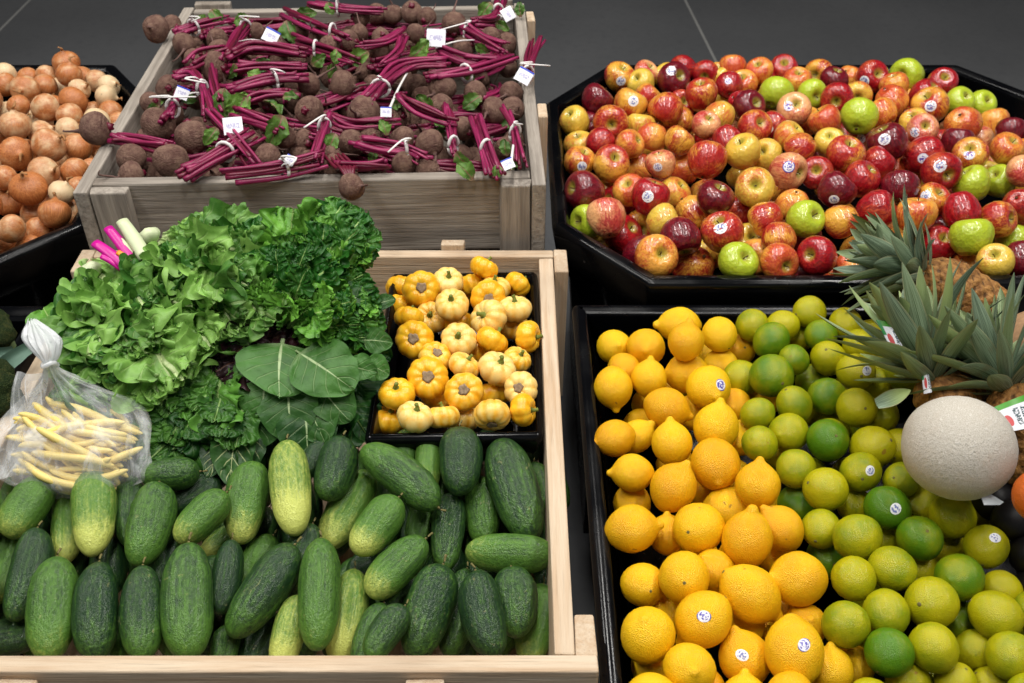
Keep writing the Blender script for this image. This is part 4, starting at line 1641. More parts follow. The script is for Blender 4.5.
# beets (px,py,r) | stem path | spread px | number of stems | ties along the path | tag (px,py,size,turn,blue) | leaves (px,py,size)
BN = [
    ([(159, 43, 13), (171, 26, 10.5), (184, 45, 11.5)], [(178, 34), (197, 28), (224, 20)], 15, 9, [0.42], None, [(216, 17, 11)]),
    ([(217, 39, 8), (219, 50, 11), (215, 67, 15)], [(214, 72), (216, 90), (223, 108)], 6, 5, [], None, [(224, 102, 17), (238, 104, 15)]),
    ([(168, 88, 12), (150, 103, 10)], [(176, 80), (194, 77), (204, 93), (210, 118)], 10, 10, [0.62], (182, 93, 13, 20, 1), [(153, 109, 9), (188, 96, 10)]),
    ([(99, 143, 15.5), (131, 159, 15)], [(112, 140), (135, 142), (166, 147)], 9, 8, [], None, []),
    ([(158, 125, 17), (192, 138, 17.5), (171, 162, 18), (149, 175, 9), (130, 177, 10)], [(166, 122), (173, 110), (180, 96)], 9, 8, [0.5], None, [(212, 136, 12), (214, 150, 10)]),
    ([(268, 158, 14), (284, 136, 12)], [(184, 178), (215, 160), (252, 136)], 17, 11, [0.64], (233, 126, 19, -8, 0), [(276, 130, 20), (272, 107, 14)]),
    ([(256, 32, 10)], [(226, 62), (236, 42), (250, 24)], 8, 7, [0.85], (271, 36, 15, 25, 1), [(290, 31, 14), (243, 18, 8)]),
    ([(279, 60, 10), (297, 62, 8)], [(232, 60), (255, 50), (304, 56)], 9, 8, [], None, [(262, 62, 9)]),
    ([(361, 17, 9.5), (379, 5, 11), (359, 33, 9)], [(288, 14), (315, 26), (345, 39)], 10, 9, [0.8], None, [(305, 13, 12)]),
    ([(381, 38, 10), (348, 41, 7), (329, 47, 12), (379, 51, 8)], [(402, 36), (385, 45), (358, 50)], 8, 6, [], None, [(359, 56, 13), (336, 56, 9)]),
    ([(309, 83.5, 11.5), (343, 84, 13)], [(230, 93), (270, 83), (304, 80)], 10, 11, [0.58], None, [(240, 104, 14)]),
    ([(310, 111, 14.5)], [(327, 122), (321, 140), (315, 162)], 8, 8, [0.2], None, []),
    ([(363, 113, 16.5)], [(366, 106), (382, 88), (410, 68), (446, 66)], 18, 14, [0.3], (386, 112, 11, 0, 1), []),
    ([(351, 143, 14), (371, 137, 10), (404, 166, 13), (402, 140, 9)], [(356, 143), (380, 147), (407, 152), (424, 158)], 11, 9, [0.66], None, [(331, 143, 13)]),
    ([(331, 157, 12), (332, 172, 12.5), (352, 187, 13)], [(228, 178), (280, 171), (324, 161)], 9, 9, [0.55], (290, 160, 10, 30, 1), []),
    ([(427, 176, 10), (396, 128, 9)], [(342, 166), (360, 167), (384, 165)], 8, 6, [], None, []),
    ([(393, 14, 10), (412, 13, 11.5), (427, 17, 9.5), (416, 33, 9)], [(404, 38), (396, 54), (384, 62)], 6, 5, [], None, [(419, 51, 15)]),
    ([(454, 23, 12), (463, 49, 11)], [(464, 32), (480, 40), (503, 52)], 12, 10, [0.1], (436, 38, 19, 3, 0), [(483, 48, 9)]),
    ([(491, 37, 10), (508, 44, 8.5)], [(502, 2), (496, 18), (472, 24)], 8, 7, [0.35], (508, 14, 13, 60, 0), [(485, 10, 12), (520, 10, 9)]),
    ([(442, 88, 14), (441, 107, 10)], [(430, 80), (470, 74), (510, 60)], 13, 11, [0.45], None, [(426, 102, 12)]),
    ([(514, 93, 9.5), (494, 111, 13), (515, 109, 9.5), (475, 93, 9)], [(527, 78), (532, 58), (538, 40)], 9, 7, [0.05], (524, 76, 16, 30, 1), [(473, 102, 13)]),
    ([(430, 144, 14.5)], [(447, 106), (451, 128), (454, 152)], 7, 6, [0.9], None, [(464, 160, 14)]),
    ([(462, 128, 8)], [(476, 122), (484, 145), (494, 174)], 10, 9, [0.6], None, [(466, 172, 13), (497, 172, 9)]),
    ([(507, 150, 9)], [(505, 112), (515, 135), (521, 166)], 8, 7, [0.5], (508, 164, 12, -25, 1), [(506, 148, 10)]),
    ([(240, 64, 9)], [(232, 72), (262, 70), (302, 70)], 10, 9, [], None, [(255, 76, 9)]),
    ([(250, 142, 10)], [(236, 116), (262, 124), (286, 132)], 11, 8, [], None, []),
    ([(395, 118, 9)], [(398, 100), (425, 114), (452, 124)], 10, 8, [], None, [(413, 108, 10), (398, 104, 9)]),
    ([(300, 30, 9)], [(296, 44), (330, 55), (352, 64)], 9, 8, [0.3], None, [(318, 60, 10)]),
    ([(455, 62, 9)], [(440, 50), (465, 62), (495, 66)], 9, 7, [], None, []),
    ([(235, 150, 9)], [(214, 118), (232, 138), (258, 168)], 10, 7, [], None, [(222, 122, 10)]),
    ([(300, 142, 8)], [(336, 120), (352, 126), (398, 124)], 9, 7, [], None, [(384, 128, 10)]),
    ([(318, 36, 9)], [(310, 6), (345, 10), (384, 12)], 9, 7, [0.4], None, [(330, 8, 8)]),
    ([(195, 60, 8)], [(190, 66), (202, 58), (226, 50)], 8, 6, [], None, [(232, 70, 9)]),
    ([(270, 100, 8)], [(296, 96), (270, 98), (238, 106)], 9, 7, [], None, [(290, 98, 9)]),
]
# deeper bunches that show between the top ones
NTOP = len(BN)
for gy in range(5):
    for gx in range(7):
        px = 150 + gx * 60 + R.uniform(-16, 16) + (gy % 2) * 26
        py = 30 + gy * 34 + R.uniform(-9, 9)
        px = min(max(px, 205 - py * 0.55), 508)
        an = R.uniform(-0.6, 0.6) + R.choice((0, math.pi))
        hl = R.uniform(24, 36)
        dx, dy = math.cos(an) * hl, math.sin(an) * hl * 0.6
        bs = [(px - dx * 1.25 + R.uniform(-6, 6), py - dy * 1.2 + R.uniform(-6, 6), 8.5 + py * 0.025) for _ in range(2)] + [(px + R.uniform(-20, 20), py + R.uniform(-14, 14), 8.5 + py * 0.025)]
        bs = [(min(max(q[0], 195 - q[1] * 0.5), 515), min(max(q[1], 12), 178), q[2]) for q in bs]
        BN.append((bs, [(px - dx, py - dy), (px, py), (px + dx, py + dy)], 15, 11, [], None, [(px + dx + R.uniform(-8, 8), py + dy, 9)] if R.random() < 0.4 else []))
flat = [b for bn in BN[:NTOP] for b in bn[0]]
bpos, _ = lay(flat, beet_fn, 0.021, 0.034, 0.026, None, maxpush=0.10, tol=0.95, hide=0.75)
low = [b for bn in BN[NTOP:] for b in bn[0]]
bpos2, _ = lay(low, lambda x, y: beet_fn(x, y) - 0.048, 0.020, 0.03, 0.024, None, maxpush=0.08, tol=0.8)
bpos = bpos + bpos2
_in = in_poly([(-0.74, 1.60), (0.005, 1.60), (-0.02, 2.36), (-0.765, 2.36)], 0.036)
loose = fill(bpos, lambda x, y: beet_fn(x, y) - 0.02, _in, 0.026, 2)
roots = []
rot2 = math.radians(2.0)


def clampx(p, m):
    """keeps a point between the beet crate's side boards when it lies below their rims"""
    q = p - Vector((-0.366, 1.986, 0))
    c, s = math.cos(-rot2), math.sin(-rot2)
    x, y = q.x * c - q.y * s, q.x * s + q.y * c
    x = min(max(x, -0.383 + m), 0.383 - m)
    y = min(max(y, -0.398 + m), 0.398 - m)
    c, s = math.cos(rot2), math.sin(rot2)
    return Vector((x * c - y * s - 0.366, x * s + y * c + 1.986, p.z))


free = {(99, 143), (159, 43), (352, 187), (171, 26)}
k = 0
bitems = []
for bi, (bs, path, spread, nst, ties, tg, lvs) in enumerate(BN):
    pts = [onsurf(a, b, beet_fn, (0.012 + 0.006 * (bi % 3)) if bi < NTOP else -0.028 - 0.006 * (bi % 3)) for a, b in path]
    if bi >= NTOP:
        pts = [clampx(p, 0.04) for p in pts]
    root = empty('beet_bunch', pts[0])
    if bi >= NTOP:
        roots.append(root)
    sm = sum(p[0] for p in path) / len(path), sum(p[1] for p in path) / len(path)
    for (px, py, rp) in bs:
        p, r = bpos[k]
        k += 1
        if (px, py) in free:
            if py == 143:
                p = Vector((p.x, p.y, max(p.z, 0.892)))
            if py == 187:
                p = atd(px, py, depth(onz(px, py, 0.86)) - 0.05)
            if py == 43:
                p = Vector((p.x, p.y, max(p.z, 0.895)))
        else:
            p = clampx(p, r * 0.9)
        tc = (CAM - p).normalized()
        tostem = (pts[len(pts) // 2] - p)
        ax = tostem.normalized() * 0.9 - tc * 0.35 + rv(0.35)
        if (px, py) == (99, 143):
            ax = Vector((1, 0.1, 0.1))
        if py in (138, 162):
            ax = Vector((-0.3, 0.7, 0.6))
        i = R.randrange(4)
        o = add('beet', BEET[i], root, p - root.location, axis_rot(ax), (r * R.uniform(0.98, 1.06), r * R.uniform(0.98, 1.06), r * R.uniform(0.94, 1.02)))
        add('taproot', TAP[i], o)
        add('leaf_stubs', CROWN, o)
        if py == 187:
            for q in range(5):
                e1 = onsurf(336 + q * 5, 168, beet_fn, 0.022)
                v, f, u = tube([p - root.location, p.lerp(e1, 0.6) + Vector((0, -0.004, 0.016)) - root.location, e1 - root.location, e1 + Vector((-0.03, 0.05, 0.0)) - root.location], [0.004, 0.0032], 6, 4)
                add('stem', mesh('stem', v, f, M['stem'], True, u), root)
    # stems
    n = len(pts)
    for s in range(nst):
        off = (s + 0.5) / nst * 2 - 1
        off += R.uniform(-0.15, 0.15)
        hz = R.uniform(-0.008, 0.010)
        sp = []
        for i, p in enumerate(pts):
            d = (pts[min(i + 1, n - 1)] - pts[max(i - 1, 0)]).normalized()
            side = d.cross(Vector((0, 0, 1))).normalized()
            t = i / (n - 1)
            pinch = min([1.0] + [0.55 + 1.2 * abs(t - q) for q in ties])
            w = spread * depth(p) / F * 0.62 * pinch * (0.85 + 0.5 * t)
            sp.append(p + side * (off * w) + Vector((0, 0, hz + 0.006 * (1 - off * off) + R.uniform(-0.005, 0.005))) + d * R.uniform(-0.014, 0.014) + side * R.uniform(-0.004, 0.004))
        rs = R.uniform(0.0027, 0.0048)
        v, f, u = tube([p - root.location for p in sp], [rs * 1.25, rs, rs * 0.8], 6, 4)
        o = add('stem', mesh('stem', v, f, M['stem'], True, u), root)
        o.color = (R.choice((0, 0.1, 0.3, 0.6, 0.9)), 0, 0, 1)
    for t in ties:
        x = t * (n - 1)
        i = min(int(x), n - 2)
        p = pts[i].lerp(pts[i + 1], x - i)
        d = (pts[i + 1] - pts[i]).normalized()
        side = d.cross(Vector((0, 0, 1))).normalized()
        w = spread * depth(p) / F * 0.62 * 0.62 + 0.004
        ring = []
        for q in range(15):
            a = 6.2832 * q / 14
            ring.append(p + side * (w * math.cos(a)) + Vector((0, 0, 0.003 + 0.0185 * math.sin(a))) + d * (0.006 * math.cos(a)))
        v, f, u = tube([q - root.location for q in ring], 0.0032, 6, 1, 1.0)
        add('twist_tie', mesh('twist_tie', v, f, M['tie'], True, u), root)
        if R.random() < 0.45:
            continue
        # loose end of the tie
        e0 = ring[3]
        ends = [e0, e0 + Vector((R.uniform(-0.01, 0.01), -0.01, 0.012)), e0 + Vector((R.uniform(-0.04, 0.04), -0.02, 0.014)), e0 + Vector((R.uniform(-0.06, 0.06), R.uniform(-0.05, 0.0), 0.006))]
        v, f, u = tube([q - root.location for q in ends], [0.003, 0.0022], 6, 3, 0.6)
        add('tie_end', mesh('tie_end', v, f, M['tie'], True, u), root)
    if tg:
        px, py, sz, turn, blue = tg
        p = onsurf(px, py, beet_fn, 0.045)
        D = depth(p)
        h = sz * D / F / 2
        nrm = ((CAM - p).normalized() + Vector((0, 0, 0.35)) + rv(0.08)).normalized()
        a = math.radians(turn)
        xa = (RT * math.cos(a) - UP * math.sin(a))
        xa = (xa - nrm * xa.dot(nrm)).normalized()
        ya = nrm.cross(xa)
        th = nrm * 0.0008
        V, FC, UV = [], [], []
        G = 4
        for side_ in (0, 1):
            for i in range(G + 1):
                for j in range(G + 1):
                    uu, vv = i / G, j / G
                    bow = nrm * (0.10 * h * math.sin(math.pi * uu))
                    V.append(p + xa * ((uu * 2 - 1) * h) + ya * ((vv * 2 - 1) * h * 0.92) + bow + (th if side_ == 0 else -th) - root.location)
                    UV.append((uu, vv))
        m1 = (G + 1) ** 2
        for i in range(G):
            for j in range(G):
                q = i * (G + 1) + j
                FC.append((q, q + G + 1, q + G + 2, q + 1))
                FC.append((m1 + q, m1 + q + 1, m1 + q + G + 2, m1 + q + G + 1))
        o = add('tag', mesh('tag', V, FC, M['tag'], True, UV), root)
        o.color = (blue, 0, 0, 1)
        o['label'] = 'small white printed tag'
        e = p - ya * h
        tgt = pts[n // 2]
        v, f, u = tube([q - root.location for q in (e, e.lerp(tgt, 0.5) + Vector((0, 0, 0.006)), tgt)], [0.003, 0.002], 6, 4, 0.6)
        add('tie_end', mesh('tie_end', v, f, M['tie'], True, u), root)
    for (px, py, sz) in lvs:
        p = onsurf(px, py, beet_fn, 0.022 if bi < NTOP else -0.01)
        if bi >= NTOP:
            p = clampx(p, 0.03)
        h = sz * 0.8 * depth(p) / F
        dr = (RT * R.uniform(-1, 1) + UP * R.uniform(-1, 1)).normalized()
        fc = ((CAM - p).normalized() + rv(0.3)).normalized()
        dt = leaf_grid(2.2 * h, 0.75 * h, P_OVAL, 18, 12, 0.10, 5, 0.12, 0.3, 0.45, R.random())
        leaf_obj('leaf', M['beetleaf'], p - dr * h, p + dr * h, fc, dt, root, R.uniform(0.35, 0.8))
    if bi == 0:
        lab = 'beet bunch hanging over the back left corner of the grey crate'
    elif bi == 3:
        lab = 'beet bunch with a root over the crate edge beside the onions'
    elif bi == 14:
        lab = 'beet bunch with a root dangling over the front board'
    else:
        lab = 'beet bunch with %s root%s%s' % ({1: 'one', 2: 'two', 3: 'three', 4: 'four', 5: 'five'}[len(bs)], 's' if len(bs) > 1 else '', ' and printed tag' if tg else '')
        if bi < NTOP:
            bitems.append((root, sm[0], sm[1], lab))
        else:
            tag(root, 'beet bunch lying deeper in the grey crate, mostly covered', 'beets', 'bunches of beets lying underneath')
        continue
    tag(root, lab, 'beets', 'bunches of beets in the grey crate')
row_labels(bitems, 7, 'beets', 'bunches of beets in the grey crate')
for p, r in loose:
    root = min(roots, key=lambda q: (q.location - p).length)
    i = R.randrange(4)
    o = add('beet', BEET[i], root, p - root.location, axis_rot(rv(1)), r)
    add('taproot', TAP[i], o)

# ------------------------------------------------------------------ leafy greens on a slope behind the cucumbers
GN = Vector((0, -0.5, 1)).normalized()
GP = Vector((0, 1.38, 0.895))


def green(px, py, lift=0.0):
    v = ray(px, py)
    p0 = GP + GN * lift
    return CAM + v * ((p0 - CAM).dot(GN) / v.dot(GN))


def head(name, mat, base, tips, label, cat, prof, W, ruffle, freq, nu=72, nv=44, more=0, lift0=0.0, arch=0.05, curl=0.05, cup=0.25, jag=0.2, tone=(0.3, 0.8), base_lift=-0.02, nface=0.35, group='leafy greens on the pine crate', edge=1.6):
    b0 = green(base[0], base[1], lift0 + base_lift)
    root = empty(name, b0)
    tag(root, label, cat, group)
    ext = []
    for t in tips:
        for q in range(more):
            ext.append((t[0] + R.uniform(-16, 16), t[1] + R.uniform(-14, 14), (t[2] if len(t) > 2 else 0) + R.uniform(-0.006, 0.014), min(0.72, (t[3] if len(t) > 3 else 0) + R.uniform(0.2, 0.45)), W * R.uniform(0.9, 1.5)))
    ext = [t for t in ext if t[1] > 285 - 0.27 * max(t[0] - 75, 0) - (0 if t[0] < 330 else 20) and t[0] < 384 and not (t[0] < 155 and t[1] < 278) and t[0] > 92]
    for i, t in enumerate(list(tips) + ext):
        tp = green(t[0], t[1], lift0 + (t[2] if len(t) > 2 else 0.0))
        st = t[3] if len(t) > 3 else 0.0          # how far along from the base the leaf starts
        b = b0.lerp(tp, st) + rv(0.004)
        L_ = (tp - b).length
        w = (t[4] if len(t) > 4 else W) * L_
        fc = (GN * 0.6 + (CAM - tp).normalized() * 0.8 + rv(nface)).normalized()
        dt = leaf_grid(L_, w, prof, nu, nv, ruffle, freq, arch * R.uniform(0.4, 1.4), cup * R.uniform(-0.3, 1.2), jag, R.random(), curl * R.uniform(0, 1.6), 0.0, edge)
        leaf_obj('leaf', mat, b, tp, fc, dt, root, R.uniform(*tone))
    return root


# dark under-leaves close the gaps low in the heap
head('kale_bunch', M['kale'], (300, 330), [(150, 440, -.03, .2), (180, 470, -.03, .3), (215, 480, -.03, .3), (250, 470, -.03, .3), (300, 450, -.03, .3), (345, 440, -.03, .3), (370, 410, -.03, .3), (385, 370, -.03, .3), (330, 420, -.03, .1), (270, 420, -.03, .1), (220, 400, -.03, 0), (375, 330, -.03, .2), (150, 400, -.03, .2), (365, 440, -.03, .4), (200, 440, -.03, .2)],
     'dark kale bunch lying lowest among the greens', 'kale', P_LET, 0.34, 0.06, 8, tone=(0.0, 0.3), lift0=-0.012)
# curly kale hanging towards the cucumbers
head('kale_bunch', M['kale'], (235, 350), [(148, 452, .0, .35, .42), (172, 446, .01, .3, .36), (196, 438, .01, .25), (152, 412, .01, .3, .45), (180, 416, .02, .25), (214, 430, .02, .25), (136, 424, .005, .45, .5), (206, 410, .02, .2), (232, 440, .0, .3), (165, 470, -.01, .5, .4)],
     'curly green kale bunch hanging between the bean bag and cucumbers', 'kale', P_LET, 0.34, 0.085, 14, tone=(0.2, 0.8), jag=0.22, more=2)
# dark red lettuce
head('red_lettuce', M['redleaf'], (300, 320), [(178, 352, .0, .2), (200, 366, .005, .2), (225, 378, .005, .1), (250, 372, .005, .1), (190, 335, .0, .2), (215, 345, .012, .2), (240, 350, .012, .1), (262, 368, 0, .1), (270, 340, .0, .0)],
     'dark purple red lettuce tucked between the green heads', 'lettuce', P_LET, 0.42, 0.08, 14, tone=(0.2, 0.7), jag=0.2, more=1)
# flat collard leaves
head('collard_bunch', M['collard'], (285, 335), [(272, 396, .03, .1, .62), (352, 392, .026, .25, .42), (236, 402, .012, .15, .34), (322, 440, .004, .45, .42), (292, 440, .0, .5, .5), (258, 424, .004, .5, .55), (376, 376, .02, .62, .4), (392, 340, .012, .7, .42), (390, 372, .005, .75, .5), (396, 300, .01, .75, .34), (370, 290, .02, .6, .34), (250, 448, -.012, .5, .5), (310, 462, -.014, .5, .45), (345, 425, -.006, .5, .4)],
     'flat dark collard leaves with pale ribs beside the pumpkin tray', 'collards', P_COL, 0.5, 0.05, 3, nu=30, nv=16, jag=0.10, arch=0.10, curl=0.12, cup=0.12, tone=(0.35, 0.8), nface=0.18, base_lift=0.01, edge=2.0)
head('mustard_bunch', M['mustard'], (247, 400), [(222, 484, .0, .15, .30), (206, 478, -.004, .25, .26), (240, 476, -.01, .2, .25)],
     'dark green leaf with thick white veins drooping onto cucumbers', 'mustard greens', P_OVAL, 0.3, 0.05, 4, nu=28, nv=16, jag=0.12, tone=(0.3, 0.6), nface=0.15)
# bright curly head, top right
head('curly_endive', M['endive'], (285, 330), [(236, 224, .03, .35), (262, 216, .035, .35), (292, 208, .04, .35), (322, 206, .035, .4), (350, 204, .03, .45, .36), (362, 224, .03, .45), (364, 250, .035, .4), (372, 280, .03, .35), (380, 305, .02, .35), (340, 232, .055, .3), (310, 236, .065, .3), (276, 244, .06, .3), (248, 256, .055, .25), (330, 262, .06, .2), (300, 268, .075, .2), (268, 282, .06, .15), (350, 292, .05, .2), (322, 300, .06, .1), (358, 318, .03, .2), (300, 312, .05, .0), (376, 330, .015, .4), (336, 326, .04, .2)],
     'bright green curly endive head against the grey crate', 'endive', P_LET, 0.36, 0.095, 16, tone=(-0.1, 0.8), jag=0.25, nface=0.5, more=2)
# light lettuce in the middle
head('green_lettuce', M['lettuce'], (152, 238), [(250, 226, .01, .15, .28), (276, 262, .025, .25), (284, 292, .03, .3), (264, 318, .035, .3), (232, 330, .045, .25), (200, 338, .05, .25), (170, 330, .055, .2), (226, 268, .055, .2), (196, 278, .07, .2), (240, 296, .06, .3), (212, 310, .06, .3), (178, 298, .07, .2), (150, 296, .05, .2), (204, 240, .03, .15, .3), (186, 262, .04, .1), (262, 240, .025, .3), (222, 220, -.01, .35, .3)],
     'light green leaf lettuce in the middle, cut base toward the chard', 'lettuce', P_LET, 0.36, 0.085, 14, tone=(0.0, 0.9), jag=0.22, nface=0.45, more=2)
# light lettuce at the left
head('green_lettuce', M['lettuce'], (84, 266), [(92, 350, .03, .2, .22), (96, 392, .03, .2, .22), (108, 400, .035, .2, .26), (124, 398, .035, .25), (152, 388, .04, .25), (176, 372, .04, .3), (190, 346, .045, .3), (104, 350, .07, .05, .26), (130, 352, .07, .15), (158, 340, .07, .2), (142, 312, .06, .1), (116, 318, .06, .05), (172, 312, .06, .25), (128, 292, .03, .1), (106, 326, .06, .0, .28), (150, 288, .03, .1), (112, 374, .055, .3), (100, 360, .06, .25, .26)],
     'light green leaf lettuce nearest the bean bag, pale ribs showing', 'lettuce', P_LET, 0.36, 0.085, 14, tone=(0.05, 1.0), jag=0.22, nface=0.4, more=2)
b0 = green(50, 325, 0.0)
lf = empty('lettuce_leaf', b0)
leaf_obj('leaf', M['endive'], green(62, 340, -0.01), green(44, 312, 0.0), (CAM - b0).normalized(), leaf_grid(0.06, 0.03, P_LET, 20, 12, 0.1, 4, 0.1, 0.2, 0.3, 5), lf, 0.6)
tag(lf, 'small loose green leaf above the knotted bag', 'leaf')

# chard: cut stalks showing at the back left of the greens
cb = green(124, 268, -0.01)
ch = empty('chard_bunch', cb)
tag(ch, 'rainbow chard with magenta and white cut stalks', 'chard', 'leafy greens on the pine crate')
for (p0, p1, wd, mt, nm) in (((130, 270), (95, 243), 6.5, 'chard', 'magenta'), ((134, 262), (108, 228), 6.0, 'chard', 'magenta'), ((122, 268), (102, 256), 5.0, 'chard', 'magenta'), ((146, 258), (122, 221), 7.5, 'chard_w', 'white'), ((132, 264), (118, 252), 4, 'chard_o', 'orange'), ((136, 256), (116, 236), 3.2, 'chard_w', 'white')):
    a, b = green(*p0, 0.045), green(*p1, 0.055)
    r = wd * depth(b) / F
    v, f, u = tube([a - cb, a.lerp(b, 0.5) - cb + Vector((0, 0, 0.003)), b - cb], [r * 1.05, r, r * 0.85], 10, 3, 0.6)
    o = add('stalk', mesh('stalk', v, f, M[mt], True, u), ch)
    o['label'] = nm + ' chard stalk'
for t in ((190, 300), (170, 320), (210, 290)):
    tp = green(t[0], t[1], 0.0)
    leaf_obj('leaf', M['kale'], cb, tp, GN, leaf_grid((tp - cb).length, 0.05, P_COL, 20, 10, 0.05, 4, 0.05, 0.2, 0.1, R.random()), ch, 0.3)
# pale lettuce butt
v, f = lathe([(0, -0.5), (0.5, -0.45), (0.9, -0.2), (1.0, 0.2), (0.85, 0.6), (0.5, 0.75), (0, 0.78)], 14, lambda t, r, z: (r * (1 + 0.12 * math.cos(5 * t)), z), 2)
for (px, py, sz, par) in ((150, 238, 11, 0), (92, 272, 11, 1)):
    hd = [o for o in COL.objects if o.name.startswith('green_lettuce') and o.type == 'EMPTY'][par]
    p = green(px, py, 0.018)
    o = add('cut_base', mesh('cut_base', v, f, M['chard_w']), hd, p - hd.location, axis_rot(Vector((-0.5, 0.5, 0.4))), sz * depth(p) / F)

# ------------------------------------------------------------------ bag of wax beans
BC = atd(76, 446, 1.40)
BX, BY = RT, (UP * 0.9 + Vector((0, 0, 0.3))).normalized()
BZ = BX.cross(BY).normalized()
path = [(76, 494, 1.41), (76, 480, 1.41), (76, 454, 1.415), (76, 428, 1.42), (77, 406, 1.43), (66, 388, 1.415), (55, 374, 1.39), (50, 364, 1.375), (47, 352, 1.37), (41, 337, 1.37), (32, 320, 1.375)]
rad = [(0.036, 0.020), (0.094, 0.040), (0.106, 0.050), (0.102, 0.050), (0.076, 0.044), (0.040, 0.030), (0.016, 0.012), (0.007, 0.007), (0.016, 0.008), (0.022, 0.007), (0.005, 0.003)]
PP = [atd(*p) for p in path]
K2 = 5
ctr = catmull(PP, K2)
rads = catmull([(a, b, 0) for a, b in rad], K2)
NS = 56
bv, bf, bu = [], [], []
for i, (c, r) in enumerate(zip(ctr, rads)):
    t = i / (len(ctr) - 1)
    for s in range(NS):
        a = 6.2832 * s / NS
        pl = 1 + 0.05 * math.sin(9 * a + 3 * t) + (0.22 * math.sin(13 * a + 5 * t) * min(1, max(0, (t - 0.25) / 0.3)))
        nz = noise.noise(Vector((math.cos(a) * 2, math.sin(a) * 2, t * 6)))
        pl *= 1 + 0.13 * nz
        bv.append(c + BX * (max(r.x, 0.003) * pl * math.cos(a)) + BZ * (max(r.y, 0.002) * pl * math.sin(a)) + BY * (0.006 * nz))
        bu.append((abs(2 * s / NS - 1), t))
n = len(ctr)
for i in range(n - 1):
    for s in range(NS):
        bf.append((i * NS + s, i * NS + (s + 1) % NS, (i + 1) * NS + (s + 1) % NS, (i + 1) * NS + s))
bf.append(tuple(range(NS))[::-1])
bag = empty('produce_bag', PP[0])
tag(bag, 'knotted clear plastic bag of yellow beans at the crate corner', 'bag')
add('bag_film', mesh('bag_film', [q - PP[0] for q in bv], bf, M['bag'], True, bu), bag)
kv, kf, ku = tube([PP[7] + BX * (0.009 * math.cos(a)) + BZ * (0.009 * math.sin(a)) + BY * (0.003 * math.sin(2 * a)) - PP[0] for a in [6.2832 * q / 12 for q in range(13)]], 0.0035, 7, 1)
add('knot', mesh('knot', kv, kf, M['bag'], True, [(0.5, 0.9)] * len(kv)), bag)
# an ear of the film reaching to the left edge
ev, ef, eu = [], [], []
e0, e1, e2 = atd(2, 462, 1.37), atd(24, 392, 1.41), atd(46, 376, 1.42)
for i in range(13):
    for j in range(9):
        u, w = i / 12, j / 8
        a = atd(-6 + 40 * w, 478 - 4 * w, 1.40 - 0.02 * w).lerp(atd(22 + 26 * w, 372 + 2 * w, 1.43), u)
        a += BZ * (0.012 * math.sin(w * 7 + u * 4) * (1 - 0.5 * u)) + BX * (0.01 * math.sin(5 * u))
        ev.append(a - PP[0])
        eu.append((w * 0.5, 0.30 + 0.3 * u))
for i in range(12):
    for j in range(8):
        q = i * 9 + j
        ef.append((q, q + 9, q + 10, q + 1))
add('bag_fold', mesh('bag_fold', ev, ef, M['bag'], True, eu), bag)
bbv = []
for i in range(3):
    rr = random.Random(90 + i)
    c = rr.uniform(0.18, 0.40)
    v, f, u = tube([(-1, 0, 0), (-0.86, c * .35, 0), (-0.4, c, 0.02), (0.1, c * 1.1, 0), (0.6, c * 0.7, -0.03), (0.9, c * .1, 0), (1.04, -0.03, 0)], [0.02, 0.085, 0.11, 0.105, 0.11, 0.08, 0.015], 8, 3)
    bbv.append(mesh('wax_bean', v, f, M['bean'], True, u))
beans = 0
for tries in range(600):
    if beans >= 80:
        break
    t = R.uniform(0.07, 0.36)
    i = int(t * (n - 1))
    c, r = ctr[i], rads[i]
    a = R.uniform(math.pi * 0.05, math.pi * 0.95) * R.choice((1, 1, 1, -1))
    q = R.uniform(0.25, 0.62)
    p = c + BX * (r.x * q * 0.8 * math.cos(a)) + BZ * (r.y * (q + 0.05) * math.sin(a))
    dr = BX * R.gauss(1, 0.35) + BY * R.gauss(-0.35, 0.4) + BZ * R.gauss(0, 0.12)
    dr.normalize()
    hl = R.uniform(0.042, 0.058)
    ok = True
    for sg in (-1, 1):
        e = p + dr * hl * sg - c
        if (e.dot(BX) / max(r.x, .01)) ** 2 + (e.dot(BZ) / max(r.y, .01)) ** 2 > 0.9 or abs(e.dot(BY)) > 0.045:
            ok = False
    x, y, _d = proj(p)
    if not ok or y > 478:
        continue
    q = Matrix((dr, (BZ.cross(dr)).normalized(), dr.cross(BZ.cross(dr)).normalized())).transposed().to_quaternion()
    o = add('wax_bean', bbv[beans % 3], None, p, q @ Quaternion((1, 0, 0), R.uniform(0, 6.28)), hl)
    tag(o, 'yellow wax bean inside the knotted clear bag', 'bean', 'wax beans in the bag')
    beans += 1

# ------------------------------------------------------------------ broccoli at the left edge


